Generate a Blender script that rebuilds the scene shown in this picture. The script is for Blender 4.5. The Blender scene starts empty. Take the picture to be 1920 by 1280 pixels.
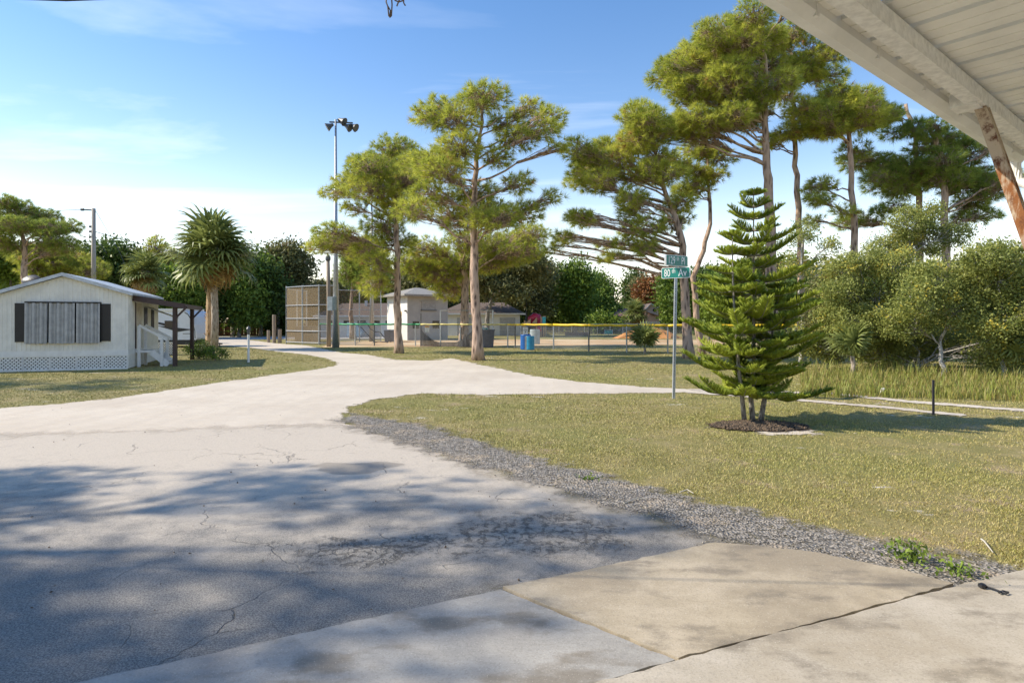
import bpy, bmesh, math, random
import numpy as np
from mathutils import Vector, Matrix

# ------------------------------------------------------------------ scene, camera, sky, sun
S = bpy.context.scene
COL = S.collection
F, HC, CX, HY = 1130.0, 1.55, 960.0, 600.0      # focal length in photo pixels, eye height, horizon row
cam = bpy.data.cameras.new('camera'); cam.sensor_width = 36; cam.lens = 36*F/1920
cam.shift_y = -40/1920; cam.clip_start = .05; cam.clip_end = 3000
co = bpy.data.objects.new('camera', cam); COL.objects.link(co)
co.location = (0, 0, HC); co.rotation_euler = (math.radians(90), 0, 0); S.camera = co

SUN_EL, SUN_AZ = 39.0, -90.0                    # the sun stands to the left (-X)
w = bpy.data.worlds.new('World'); S.world = w; w.use_nodes = True
nt = w.node_tree; nt.nodes.clear()
out = nt.nodes.new('ShaderNodeOutputWorld'); bg = nt.nodes.new('ShaderNodeBackground')
sky = nt.nodes.new('ShaderNodeTexSky'); sky.sky_type = 'NISHITA'; sky.sun_disc = False
sky.sun_elevation = math.radians(SUN_EL); sky.sun_rotation = math.radians(SUN_AZ)
sky.air_density = 1.0; sky.dust_density = 0.0; sky.ozone_density = 2.0
hs = nt.nodes.new('ShaderNodeHueSaturation'); hs.inputs['Saturation'].default_value = 1.75; hs.inputs['Value'].default_value = 1.6
wb = nt.nodes.new('ShaderNodeMix'); wb.data_type = 'RGBA'; wb.blend_type = 'MULTIPLY'; wb.inputs[0].default_value = 1.0    # white balance towards the shade
nt.links.new(sky.outputs[0], wb.inputs[6]); wb.inputs[7].default_value = (1.34, 1.0, .80, 1)
nt.links.new(wb.outputs[2], hs.inputs['Color'])
# thin cirrus, as a function of the view direction on a flat cloud layer
tc = nt.nodes.new('ShaderNodeTexCoord'); sx = nt.nodes.new('ShaderNodeSeparateXYZ')
nt.links.new(tc.outputs['Generated'], sx.inputs[0])
def wm(op, a, b=None):
    n = nt.nodes.new('ShaderNodeMath'); n.operation = op
    for i, q in enumerate((a, b)):
        if q is None: continue
        if isinstance(q, (int, float)): n.inputs[i].default_value = q
        else: nt.links.new(q, n.inputs[i])
    return n.outputs[0]
zz = wm('ADD', wm('MAXIMUM', sx.outputs['Z'], 0.0), .12)
cb = nt.nodes.new('ShaderNodeCombineXYZ')
nt.links.new(wm('MULTIPLY', wm('DIVIDE', sx.outputs['X'], zz), .55), cb.inputs[0])
nt.links.new(wm('MULTIPLY', wm('DIVIDE', sx.outputs['Y'], zz), 1.5), cb.inputs[1])
nz = nt.nodes.new('ShaderNodeTexNoise'); nz.inputs['Scale'].default_value = .9; nz.inputs['Detail'].default_value = 7
nz.inputs['Roughness'].default_value = .55; nz.inputs['Distortion'].default_value = .5
nt.links.new(cb.outputs[0], nz.inputs['Vector'])
cr = nt.nodes.new('ShaderNodeValToRGB'); cr.color_ramp.elements[0].position = .53; cr.color_ramp.elements[1].position = .82
nt.links.new(nz.outputs['Fac'], cr.inputs[0])
lowband = nt.nodes.new('ShaderNodeMapRange'); lowband.inputs['From Min'].default_value = .55; lowband.inputs['From Max'].default_value = .05
lowband.inputs['To Min'].default_value = .3; lowband.inputs['To Max'].default_value = .75  # cirrus above the view is thickened to whiten the light from overhead
nt.links.new(sx.outputs['Z'], lowband.inputs['Value'])
cm = nt.nodes.new('ShaderNodeMix'); cm.data_type = 'RGBA'
nt.links.new(wm('MULTIPLY', cr.outputs[0], lowband.outputs[0]), cm.inputs[0])
# pale haze towards the horizon, the same all the way round
hz = nt.nodes.new('ShaderNodeMapRange'); hz.interpolation_type = 'SMOOTHSTEP'
for i, q in enumerate((-.05, .24, .78, 0.0)): hz.inputs[i+1].default_value = q
nt.links.new(sx.outputs['Z'], hz.inputs[0])
hm = nt.nodes.new('ShaderNodeMix'); hm.data_type = 'RGBA'; nt.links.new(hz.outputs[0], hm.inputs[0])
nt.links.new(hs.outputs[0], hm.inputs[6]); hm.inputs[7].default_value = (5.0, 5.9, 7.0, 1)
nt.links.new(hm.outputs[2], cm.inputs[6]); cm.inputs[7].default_value = (9.5, 9.7, 10, 1)
nt.links.new(cm.outputs[2], bg.inputs[0]); bg.inputs[1].default_value = .12
nt.links.new(bg.outputs[0], out.inputs[0])

sl = bpy.data.lights.new('sun', 'SUN'); sl.energy = 4.5; sl.angle = math.radians(.55); sl.color = (1, .90, .74)
so = bpy.data.objects.new('sun', sl); COL.objects.link(so); so.location = (-30, 0, 30)
ca = math.cos(math.radians(SUN_EL))
so.rotation_euler = Vector((ca, 0.0, -math.sin(math.radians(SUN_EL)))).to_track_quat('-Z', 'Y').to_euler()
S.view_settings.view_transform = 'Standard'; S.view_settings.look = 'None'
S.view_settings.exposure = 0.58; S.view_settings.gamma = 1.0
S.view_settings.use_curve_mapping = False

# ------------------------------------------------------------------ helpers
def G(x, y, z=0.0):                  # photo pixel -> point on the horizontal plane z
    Y = F*(HC-z)/(y-HY); return Vector(((x-CX)/F*Y, Y, z))
def W(x, y, Y):                      # photo pixel at a known depth
    return Vector(((x-CX)/F*Y, Y, HC-(y-HY)/F*Y))
def tag(o, label=None, cat=None, group=None, kind=None):
    for k, q in (('label', label), ('category', cat), ('group', group), ('kind', kind)):
        if q: o[k] = q
    return o
def empty(name, loc, label=None, cat=None, group=None):
    o = bpy.data.objects.new(name, None); o.empty_display_size = .2; COL.objects.link(o); o.location = loc
    return tag(o, label, cat, group)
def origin_of(p):
    v = Vector((0, 0, 0))
    while p is not None: v = v+p.location; p = p.parent
    return v
def np_mesh(name, v, f, rnd=None, attr='rnd'):
    v = np.asarray(v, np.float32); f = np.asarray(f, np.int32); k = f.shape[1]
    me = bpy.data.meshes.new(name); me.vertices.add(len(v)); me.vertices.foreach_set('co', v.ravel())
    me.loops.add(f.size); me.loops.foreach_set('vertex_index', f.ravel())
    me.polygons.add(len(f)); me.polygons.foreach_set('loop_start', np.arange(len(f), dtype=np.int32)*k)
    try: me.polygons.foreach_set('loop_total', np.full(len(f), k, np.int32))
    except Exception: pass
    if rnd is not None:
        a = me.attributes.new(attr, 'FLOAT', 'POINT'); a.data.foreach_set('value', np.asarray(rnd, np.float32))
    me.update(calc_edges=True); me.validate(); return me
def link(name, me, mat, parent=None, smooth=False):
    o = bpy.data.objects.new(name, me); COL.objects.link(o)
    if mat: me.materials.append(mat)
    if parent is not None: o.parent = parent
    if smooth: me.polygons.foreach_set('use_smooth', np.ones(len(me.polygons), bool))
    return o
class MB:
    def __init__(s): s.v = []; s.f = []
    def add(s, vs, fs):
        b = len(s.v); s.v += [Vector(q) for q in vs]; s.f += [tuple(b+i for i in q) for q in fs]; return s
    def obox(s, c, ax, ay, az):      # centre and three half-axis vectors
        c, ax, ay, az = map(Vector, (c, ax, ay, az)); vs = []
        for k in (-1, 1):
            for j in (-1, 1):
                for i in (-1, 1): vs.append(c+ax*i+ay*j+az*k)
        return s.add(vs, [(0, 2, 3, 1), (4, 5, 7, 6), (0, 1, 5, 4), (2, 6, 7, 3), (0, 4, 6, 2), (1, 3, 7, 5)])
    def box(s, x0, x1, y0, y1, z0, z1):
        return s.obox(((x0+x1)/2, (y0+y1)/2, (z0+z1)/2), ((x1-x0)/2, 0, 0), (0, (y1-y0)/2, 0), (0, 0, (z1-z0)/2))
    def bar(s, a, b, w, h=None, up=(0, 0, 1)):       # rectangular bar from a to b
        a, b = Vector(a), Vector(b); d = b-a; u = Vector(up)
        if abs(d.normalized().dot(u)) > .98: u = Vector((0, 1, 0))
        x = d.cross(u).normalized(); z = x.cross(d).normalized(); h = w if h is None else h
        return s.obox((a+b)/2, d/2, x*w/2, z*h/2)
    def tube(s, pts, rad, n=8, cap=True):
        pts = [Vector(p) for p in pts]; m = len(pts)
        if not hasattr(rad, '__len__'): rad = [rad]*m
        b = len(s.v); ref = Vector((.13, .31, .94))
        for i, p in enumerate(pts):
            d = (pts[min(i+1, m-1)]-pts[max(i-1, 0)]).normalized()
            if abs(d.dot(ref)) > .97: rr = Vector((1, .1, 0))
            else: rr = ref
            x = d.cross(rr).normalized(); y = d.cross(x)
            for k in range(n):
                a = 2*math.pi*k/n; s.v.append(p+(x*math.cos(a)+y*math.sin(a))*rad[i])
        for i in range(m-1):
            for k in range(n):
                k2 = (k+1) % n; s.f.append((b+i*n+k, b+i*n+k2, b+(i+1)*n+k2, b+(i+1)*n+k))
        if cap:
            s.f.append(tuple(b+k for k in range(n))[::-1]); s.f.append(tuple(b+(m-1)*n+k for k in range(n)))
        return s
    def lathe(s, c, prof, n=16):     # profile of (radius, z) about a vertical axis
        c = Vector(c); b = len(s.v)
        for r, z in prof:
            for k in range(n):
                a = 2*math.pi*k/n; s.v.append(c+Vector((r*math.cos(a), r*math.sin(a), z)))
        for i in range(len(prof)-1):
            for k in range(n):
                k2 = (k+1) % n; s.f.append((b+i*n+k, b+i*n+k2, b+(i+1)*n+k2, b+(i+1)*n+k))
        s.f.append(tuple(b+k for k in range(n))[::-1]); s.f.append(tuple(b+(len(prof)-1)*n+k for k in range(n)))
        return s
    def prism(s, poly, off):         # polygon (3D points) pushed along a vector
        poly = [Vector(p) for p in poly]; off = Vector(off); n = len(poly)
        fs = [tuple(range(n)), tuple(range(2*n-1, n-1, -1))]
        for i in range(n):
            j = (i+1) % n; fs.append((i, i+n, j+n, j))
        return s.add(poly+[p+off for p in poly], fs)
    def build(s, name, mat, parent=None, smooth=False, origin=None):
        if parent is not None: o0 = origin_of(parent)
        elif origin is not None: o0 = Vector(origin)
        else:
            a = np.array([tuple(q) for q in s.v]); o0 = Vector(((a[:, 0].min()+a[:, 0].max())/2, (a[:, 1].min()+a[:, 1].max())/2, a[:, 2].min()))
        me = bpy.data.meshes.new(name); me.from_pydata([tuple(q-o0) for q in s.v], [], s.f)
        bm = bmesh.new(); bm.from_mesh(me); bmesh.ops.recalc_face_normals(bm, faces=bm.faces); bm.to_mesh(me); bm.free()
        o = link(name, me, mat, parent, smooth)
        if parent is None: o.location = o0
        return o
def copy_tree(o, parent=None):
    c = o.copy(); COL.objects.link(c); c.parent = parent
    for ch in list(o.children): copy_tree(ch, c)
    return c
def text_mesh(body, size, font_scale_x=1.0):
    cu = bpy.data.curves.new('lettering', 'FONT'); cu.body = body; cu.size = size; cu.align_x = 'LEFT'; cu.resolution_u = 3
    ob = bpy.data.objects.new('lettering', cu); COL.objects.link(ob); bpy.context.view_layer.update()
    me = bpy.data.meshes.new_from_object(ob.evaluated_get(bpy.context.evaluated_depsgraph_get()))
    bpy.data.objects.remove(ob); bpy.data.curves.remove(cu)
    a = [v.co.copy() for v in me.vertices]; fs = [tuple(p.vertices) for p in me.polygons]; bpy.data.meshes.remove(me)
    for q in a: q.x *= font_scale_x
    return a, fs

# ------------------------------------------------------------------ materials
class N:
    def __init__(s, name):
        s.m = bpy.data.materials.new(name); s.m.use_nodes = True; s.t = s.m.node_tree
        s.b = s.t.nodes['Principled BSDF']; s.out = s.t.nodes['Material Output']
    def n(s, t, **kw):
        q = s.t.nodes.new(t)
        for k, val in kw.items(): setattr(q, k, val)
        return q
    def set(s, sock, val):
        if isinstance(val, (int, float)): sock.default_value = val
        elif isinstance(val, tuple): sock.default_value = val if len(val) == len(sock.default_value) else (*val, 1)
        else: s.t.links.new(val, sock)
    def pos(s): return s.n('ShaderNodeNewGeometry').outputs['Position']
    def obj(s): return s.n('ShaderNodeTexCoord').outputs['Object']
    def noise(s, vec, scale, detail=4, rough=.55, dist=0):
        q = s.n('ShaderNodeTexNoise'); s.set(q.inputs['Vector'], vec); q.inputs['Scale'].default_value = scale
        q.inputs['Detail'].default_value = detail; q.inputs['Roughness'].default_value = rough; q.inputs['Distortion'].default_value = dist
        return q.outputs['Fac']
    def voro(s, vec, scale, feature='F1', out='Distance'):
        q = s.n('ShaderNodeTexVoronoi', feature=feature); s.set(q.inputs['Vector'], vec); q.inputs['Scale'].default_value = scale
        return q.outputs[out]
    def math(s, op, a, b=0.0, c=None, clamp=False):
        q = s.n('ShaderNodeMath', operation=op, use_clamp=clamp); s.set(q.inputs[0], a); s.set(q.inputs[1], b)
        if c is not None: s.set(q.inputs[2], c)
        return q.outputs[0]
    def rng(s, v, a, b, c=0.0, d=1.0, smooth=True):
        q = s.n('ShaderNodeMapRange', interpolation_type='SMOOTHSTEP' if smooth else 'LINEAR'); s.set(q.inputs[0], v)
        for i, val in enumerate((a, b, c, d)): q.inputs[i+1].default_value = val
        return q.outputs[0]
    def mix(s, f, a, b):
        q = s.n('ShaderNodeMix', data_type='RGBA'); s.set(q.inputs[0], f); s.set(q.inputs[6], a); s.set(q.inputs[7], b); return q.outputs[2]
    def scale(s, vec, sc):
        q = s.n('ShaderNodeMapping'); s.set(q.inputs[0], vec); q.inputs['Scale'].default_value = sc; return q.outputs[0]
    def attr(s, name):
        q = s.n('ShaderNodeAttribute'); q.attribute_name = name; return q.outputs['Fac']
    def bump(s, h, strength=.5, dist=.02):
        q = s.n('ShaderNodeBump'); q.inputs['Strength'].default_value = strength; q.inputs['Distance'].default_value = dist
        s.set(q.inputs['Height'], h); s.t.links.new(q.outputs[0], s.b.inputs['Normal']); return q
    def col(s, c): s.set(s.b.inputs['Base Color'], c); return s
    def rough(s, r): s.set(s.b.inputs['Roughness'], r); return s
    def alpha_edge(s, fac):
        tr = s.n('ShaderNodeBsdfTransparent'); mx = s.n('ShaderNodeMixShader'); s.set(mx.inputs[0], fac)
        s.t.links.new(tr.outputs[0], mx.inputs[1]); s.t.links.new(s.b.outputs[0], mx.inputs[2]); s.t.links.new(mx.outputs[0], s.out.inputs[0])
MATS = {}
def plain(name, c, rough=.7, var=.15, scale=6.0, metal=0.0, bump=0.0, stretch=(1, 1, 1)):
    if name in MATS: return MATS[name]
    q = N(name); v = q.scale(q.obj(), stretch)
    f = q.noise(v, scale, 5, .6)
    lo = tuple(x*(1-var) for x in c); hi = tuple(min(1, x*(1+var)) for x in c)
    q.col(q.mix(q.rng(f, .3, .7), lo, hi)); q.rough(rough); q.b.inputs['Metallic'].default_value = metal
    if bump: q.bump(q.noise(v, scale*6, 3), bump, .01)
    MATS[name] = q.m; return q.m
def foliage(name, dark, light, third=None, trans=.28, rough=.5):
    q = N(name); r = q.attr('rnd')
    c = q.mix(q.rng(r, 0, .8, smooth=False), dark, light)
    if third: c = q.mix(q.rng(r, .86, .93), c, third)
    q.col(c); q.rough(rough); q.b.inputs['Specular IOR Level'].default_value = .3
    tl = q.n('ShaderNodeBsdfTranslucent'); q.set(tl.inputs[0], c); mx = q.n('ShaderNodeMixShader'); mx.inputs[0].default_value = trans
    q.t.links.new(q.b.outputs[0], mx.inputs[1]); q.t.links.new(tl.outputs[0], mx.inputs[2]); q.t.links.new(mx.outputs[0], q.out.inputs[0])
    return q.m
def bark(name, c1, c2, sc=9):
    q = N(name); v = q.scale(q.obj(), (1, 1, .28))
    f = q.voro(v, sc, 'F1'); g = q.noise(v, sc*2.5, 5, .65)
    q.col(q.mix(q.rng(q.math('ADD', f, q.math('MULTIPLY', g, .5)), .25, .85), c1, c2)); q.rough(.9)
    q.bump(q.math('ADD', f, g), .9, .03); return q.m
# ------------------------------------------------------------------ ground sheets
def pip_sd(P, poly):                  # signed distance (positive inside) of points P (n,2) to polygon
    poly = np.asarray(poly, float); n = len(poly); d = np.full(len(P), 1e9); ins = np.zeros(len(P), bool)
    for i in range(n):
        a, b = poly[i], poly[(i+1) % n]; e = b-a; wv = P-a
        t = np.clip((wv@e)/max(e@e, 1e-12), 0, 1); d = np.minimum(d, np.hypot(*(wv-t[:, None]*e).T))
        c = ((a[1] <= P[:, 1]) & (b[1] > P[:, 1])) | ((b[1] <= P[:, 1]) & (a[1] > P[:, 1]))
        with np.errstate(divide='ignore', invalid='ignore'):
            xs = a[0]+(P[:, 1]-a[1])/(b[1]-a[1])*(b[0]-a[0])
        ins ^= c & (P[:, 0] < xs)
    return np.where(ins, d, -d)
def line_sd(P, line, hw):
    line = np.asarray(line, float); d = np.full(len(P), 1e9)
    for i in range(len(line)-1):
        a, b = line[i], line[i+1]; e = b-a; wv = P-a; t = np.clip((wv@e)/(e@e), 0, 1)
        d = np.minimum(d, np.hypot(*(wv-t[:, None]*e).T))
    return hw-d
def px2(pts): return [tuple(G(x, y).xy) for x, y in pts]

SAND = px2([(520, 659), (470, 652), (420, 648), (330, 646), (150, 644), (150, 634), (330, 634), (430, 633), (480, 639), (520, 644), (576, 648),
            (640, 661), (689, 665), (745, 675), (820, 676), (845, 671), (880, 679), (944, 693), (1000, 705), (1100, 717), (1200, 725), (1330, 731),
            (1330, 736), (1200, 737), (1050, 738), (893, 740), (793, 737), (710, 748), (650, 764), (640, 790), (700, 812), (820, 850), (800, 880), (600, 870)]) + \
       px2([(300, 875), (0, 885), (-500, 900), (-900, 905)]) + px2([(-900, 790), (-400, 786), (0, 766), (200, 749), (400, 719), (520, 702), (590, 693), (626, 686), (633, 681), (612, 672), (575, 665)])
TRACKS = [(px2([(1310, 731), (1480, 736), (1560, 738), (1700, 753), (1920, 770), (2200, 785)]), .17),
          (px2([(1300, 736), (1480, 749), (1680, 766), (1790, 778)]), .15)]
ASPH = px2([(-1500, 838), (-500, 832), (0, 817), (300, 807), (600, 797), (660, 800), (740, 824), (850, 858), (950, 890), (1050, 918), (1150, 948), (1250, 977),
            (1350, 1012), (1420, 1030), (1460, 1060), (1100, 1110), (940, 1150), (565, 1240), (190, 1330)]) + [(-3.5, 1.6), (-12, -1)]
GRAV = px2([(630, 786), (660, 777), (800, 800), (900, 830), (1000, 862), (1100, 885), (1200, 913), (1350, 948), (1500, 983), (1650, 1016), (1780, 1042), (1920, 1074), (2300, 1100),
            (2300, 1160), (1920, 1120), (1800, 1135), (1640, 1095), (1480, 1060), (1340, 1018), (1250, 982), (1150, 952), (1050, 921), (950, 893), (850, 863), (750, 828), (680, 806)])
DIRT = px2([(600, 651), (800, 650), (930, 648), (1100, 648), (1330, 646), (1500, 644), (1500, 636.5), (1310, 637), (930, 636), (800, 637), (636, 640)])
BACKROAD = px2([(-300, 638), (330, 636), (560, 635.5), (760, 634), (760, 630.6), (330, 631), (-300, 632)])
SLAB_A = px2([(190, 1280), (565, 1196), (938, 1113), (1266, 1247), (1148, 1280), (1000, 1330)]) + [(-.1, 1.2), (-3.4, 1.2), (-3.4, 1.75)]
SLAB_B = px2([(944, 1109), (1100, 1076), (1340, 1024), (1420, 1030), (1520, 1041), (1690, 1076), (1790, 1103), (1600, 1157), (1450, 1197), (1272, 1245)])
SLAB_C = px2([(1278, 1249), (1450, 1201), (1600, 1161), (1797, 1106), (1920, 1078)]) + [(5.2, 4.1), (5.2, -3), (-.5, -3), (-.06, 1.2)] + px2([(1010, 1330), (1156, 1283)])
MULCH_C = G(1425, 800)
RNG = np.random.default_rng(7)

def sheet(name, sdf, bounds, cell, z, mat, margin=.6):
    x0, x1, y0, y1 = bounds; nx = int((x1-x0)/cell)+1; ny = int((y1-y0)/cell)+1
    X, Y = np.meshgrid(x0+np.arange(nx)*cell, y0+np.arange(ny)*cell); P = np.stack([X.ravel(), Y.ravel()], 1); sd = sdf(P)
    i = (np.arange(ny-1)[:, None]*nx+np.arange(nx-1)[None]).ravel(); q = np.stack([i, i+1, i+nx+1, i+nx], 1)
    q = q[(sd[q] > -margin).any(1)]; used = np.unique(q); mp = np.zeros(len(P), int); mp[used] = np.arange(len(used))
    me = np_mesh(name, np.c_[P[used], np.full(len(used), z)], mp[q], sd[used], 'sd')
    return tag(link(name, me, mat), kind='structure')
def bounds(poly, m=.7):
    a = np.array(poly); return (a[:, 0].min()-m, a[:, 0].max()+m, a[:, 1].min()-m, a[:, 1].max()+m)

def ragged(q, amp, sc, soft=.03):
    f = q.noise(q.pos(), sc, 7, .65)
    return q.rng(q.math('ADD', q.attr('sd'), q.math('MULTIPLY', q.math('SUBTRACT', f, .5), amp)), -soft, soft)

def m_ground():
    q = N('lawn_soil'); p = q.pos()
    a = q.noise(p, .35, 5, .6); b = q.noise(p, 2.2, 6, .65); c = q.noise(p, 30, 4, .7); d = q.noise(p, 90, 2, .6)
    g = q.mix(q.rng(b, .35, .65), (.25, .22, .06), (.37, .30, .12))
    g = q.mix(q.rng(a, .42, .62), g, (.25, .24, .06))
    g = q.mix(q.rng(c, .42, .62), q.mix(.4, g, (.12, .10, .035)), g)
    straw = q.rng(q.math('ADD', q.noise(p, 1.1, 6, .7), q.math('MULTIPLY', c, .25)), .68, .80)
    g = q.mix(straw, g, (.36, .27, .15))
    bare = q.rng(q.math('ADD', q.noise(q.scale(p, (1, 1.6, 1)), .8, 7, .72), q.math('MULTIPLY', d, .08)), .655, .71)
    g = q.mix(bare, g, (.60, .54, .46))
    q.col(g); q.rough(.95); q.bump(q.math('ADD', c, q.math('MULTIPLY', d, .6)), .8, .03); return q.m
def m_sand(name='white_sand', amp=.75):
    q = N(name); p = q.pos()
    a = q.noise(p, .5, 5, .6); b = q.noise(q.scale(p, (.6, 3, 1)), 2.5, 6, .65); c = q.noise(p, 45, 3, .7)
    g = q.mix(q.rng(a, .3, .7), (.51, .44, .355), (.60, .53, .435)); g = q.mix(q.rng(b, .52, .72), g, (.52, .44, .345))
    g = q.mix(q.rng(c, .25, .5), q.mix(.4, g, (.33, .28, .22)), g)
    q.col(g); q.rough(.95)
    tr = q.n('ShaderNodeTexWave'); q.set(tr.inputs['Vector'], q.scale(p, (.35, 1, 1))); tr.inputs['Scale'].default_value = 2.1; tr.inputs['Distortion'].default_value = 5; tr.inputs['Detail'].default_value = 3
    q.bump(q.math('ADD', q.math('MULTIPLY', q.math('ADD', b, q.math('MULTIPLY', tr.outputs['Fac'], .18)), 1.0), q.math('MULTIPLY', c, .25)), .45, .04)
    q.alpha_edge(ragged(q, amp, 2.2 if amp > .5 else 5)); return q.m
def m_asphalt():
    q = N('weathered_asphalt'); p = q.pos()
    agn = q.n('ShaderNodeTexNoise'); q.set(agn.inputs['Vector'], p); agn.inputs['Scale'].default_value = 120; agn.inputs['Detail'].default_value = 3; agn.inputs['Roughness'].default_value = .7; sp = q.n('ShaderNodeSeparateColor'); q.set(sp.inputs[0], agn.outputs['Color'])
    big = q.noise(p, .45, 5, .6); mid = q.noise(p, 2.6, 6, .68); fine = q.noise(p, 60, 3, .7)
    far = q.n('ShaderNodeSeparateXYZ'); q.set(far.inputs[0], p)
    stone = q.mix(q.rng(sp.outputs[0], .38, .63, smooth=False), (.10, .095, .088), (.31, .29, .26))
    dustf = q.math('ADD', q.math('MULTIPLY', mid, .55), q.math('MULTIPLY', big, .55))
    dustf = q.math('ADD', dustf, q.rng(far.outputs[1], 3.0, 7.5, -.20, .24, smooth=False))
    dust = q.math('MULTIPLY', q.rng(dustf, .36, .68), q.rng(fine, .30, .52, .62, 1.0))
    c = q.mix(dust, stone, (.50, .435, .355))
    # cracks: warped cell borders, only where the surface is worn
    wv = q.n('ShaderNodeVectorMath', operation='ADD'); q.set(wv.inputs[0], p)
    nn = q.n('ShaderNodeTexNoise'); q.set(nn.inputs['Vector'], p); nn.inputs['Scale'].default_value = 3; nn.inputs['Detail'].default_value = 5
    sc = q.n('ShaderNodeVectorMath', operation='SCALE'); q.set(sc.inputs[0], nn.outputs['Color']); sc.inputs['Scale'].default_value = .45
    q.set(wv.inputs[1], sc.outputs[0])
    e1 = q.voro(wv.outputs[0], 1.15, 'DISTANCE_TO_EDGE'); e2 = q.voro(wv.outputs[0], 5.5, 'DISTANCE_TO_EDGE')
    worn = q.rng(q.noise(p, .9, 4, .6), .46, .66, 0, .85)
    k1 = q.math('MULTIPLY', q.rng(e1, .002, .011, 1, 0), worn)
    # alligator-cracked, ravelled patches
    pm = None
    for (px, py, r) in ((690, 1032, .42), (1010, 1000, .62), (820, 1020, .3)):
        g = G(px, py); dv = q.n('ShaderNodeVectorMath', operation='DISTANCE'); q.set(dv.inputs[0], q.scale(p, (.62, 1, 1))); dv.inputs[1].default_value = (g.x*.62, g.y, 0.016)
        t = q.rng(q.math('ADD', dv.outputs['Value'], q.math('MULTIPLY', q.math('SUBTRACT', mid, .5), 1.1)), r*.35, r, 1, 0)
        pm = t if pm is None else q.math('MAXIMUM', pm, t)
    k2 = q.math('MULTIPLY', q.rng(e2, .004, .035, .75, 0), q.rng(pm, .4, .8))
    hole = q.math('MULTIPLY', q.rng(q.noise(p, 14, 4, .75), .50, .60), pm)
    crack = q.math('MAXIMUM', q.math('MAXIMUM', k1, k2), q.math('MULTIPLY', hole, .9))
    c = q.mix(q.math('MULTIPLY', crack, .8), c, (.045, .04, .036))
    # an old damp oil stain
    g = G(665, 878); dv = q.n('ShaderNodeVectorMath', operation='DISTANCE'); q.set(dv.inputs[0], q.scale(p, (.5, 1, 1))); dv.inputs[1].default_value = (g.x*.5, g.y, .016)
    st = q.rng(q.math('ADD', dv.outputs['Value'], q.math('MULTIPLY', q.math('SUBTRACT', q.noise(p, 1.8, 2, .4), .5), .5)), .24, .27, .55, 0)
    c = q.mix(st, c, (.17, .15, .125))
    q.col(c); q.rough(.92)
    h = q.math('SUBTRACT', q.math('MULTIPLY', sp.outputs[1], .28), q.math('MULTIPLY', crack, 2.0))
    q.bump(q.math('ADD', h, q.math('MULTIPLY', mid, .8)), .6, .012)
    q.alpha_edge(ragged(q, 1.3, 2.4, .32)); return q.m
def m_gravel():
    q = N('grey_gravel'); p = q.pos(); v = q.voro(p, 42, 'F1', 'Color'); sp = q.n('ShaderNodeSeparateColor'); q.set(sp.inputs[0], v)
    c = q.mix(sp.outputs[0], (.10, .09, .078), (.40, .36, .31)); c = q.mix(q.rng(q.noise(p, 2.0, 6, .7), .50, .66), c, (.42, .34, .25))
    q.col(c); q.rough(.95); q.bump(q.voro(p, 42), 1.0, .02); q.alpha_edge(q.math('MULTIPLY', ragged(q, 1.0, 3.2, .12), q.rng(q.noise(q.pos(), 26, 4, .7), .36, .50, .25, 1.0))); return q.m
def m_dirt():
    q = N('infield_clay'); p = q.pos(); c = q.mix(q.rng(q.noise(p, .25, 5, .6), .35, .65), (.50, .30, .14), (.62, .47, .28))
    q.col(c); q.rough(.95); q.alpha_edge(ragged(q, 1.2, 1, .1)); return q.m
def m_concrete(name, a, b, stain, dark=(.19, .16, .12)):
    q = N(name); p = q.pos(); big = q.noise(p, .8, 5, .6); mid = q.noise(q.scale(p, (1, 1.6, 1)), 3.2, 6, .68); sp = q.noise(p, 110, 2, .6); v = q.voro(p, 130, 'F1', 'Color')
    s3 = q.n('ShaderNodeSeparateColor'); q.set(s3.inputs[0], v)
    c = q.mix(q.rng(mid, .32, .68), a, b); c = q.mix(q.rng(big, .46, .62), c, stain); c = q.mix(q.math('MULTIPLY', q.rng(q.noise(q.scale(p, (1, 1.8, 1)), 1.7, 6, .62), .50, .64), .75), c, dark)
    c = q.mix(q.math('MULTIPLY', q.rng(s3.outputs[0], .55, 1.0), .22), c, (.13, .115, .09)); c = q.mix(q.math('MULTIPLY', q.rng(sp, .62, .72), .5), c, (.62, .57, .48))
    q.col(c); q.rough(.85); q.bump(q.math('ADD', q.math('MULTIPLY', s3.outputs[1], .5), mid), .4, .006); return q.m
def m_mulch():
    q = N('bark_mulch'); p = q.pos(); f = q.noise(q.scale(p, (1, 2.5, 1)), 28, 5, .7)
    q.col(q.mix(q.rng(f, .35, .7), (.045, .028, .02), (.20, .13, .09))); q.rough(.95); q.bump(f, 1.0, .04); q.alpha_edge(ragged(q, .5, 5, .03)); return q.m

# one ground sheet to the horizon
me = np_mesh('ground', [(-1500, -300, 0), (1500, -300, 0), (1500, 1800, 0), (-1500, 1800, 0)], [(0, 1, 2, 3)])
tag(link('ground', me, m_ground()), kind='structure')
msand = m_sand()
sheet('sand_road', lambda P: pip_sd(P, SAND), bounds(SAND), .22, .005, msand)
mtrack = m_sand('track_sand', .5)
for l_, h_ in TRACKS: sheet('sand_track', lambda P: line_sd(P, l_, h_), bounds(l_), .07, .012, mtrack, .25)
sheet('asphalt_lot', lambda P: pip_sd(P, ASPH), (-14, 2.8, -1.5, 9.5), .14, .010, m_asphalt(), 1.2)
sheet('gravel_strip', lambda P: pip_sd(P, GRAV), bounds(GRAV), .10, .014, m_gravel(), .5)
sheet('infield_dirt', lambda P: pip_sd(P, DIRT), bounds(DIRT, 2), 1.0, .004, m_dirt(), 2)
sheet('back_road', lambda P: pip_sd(P, BACKROAD), bounds(BACKROAD, 2), 1.0, .007, plain('back_road_asphalt', (.42, .41, .40), .9), 0)
c0 = np.array(MULCH_C.xy)
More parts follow.
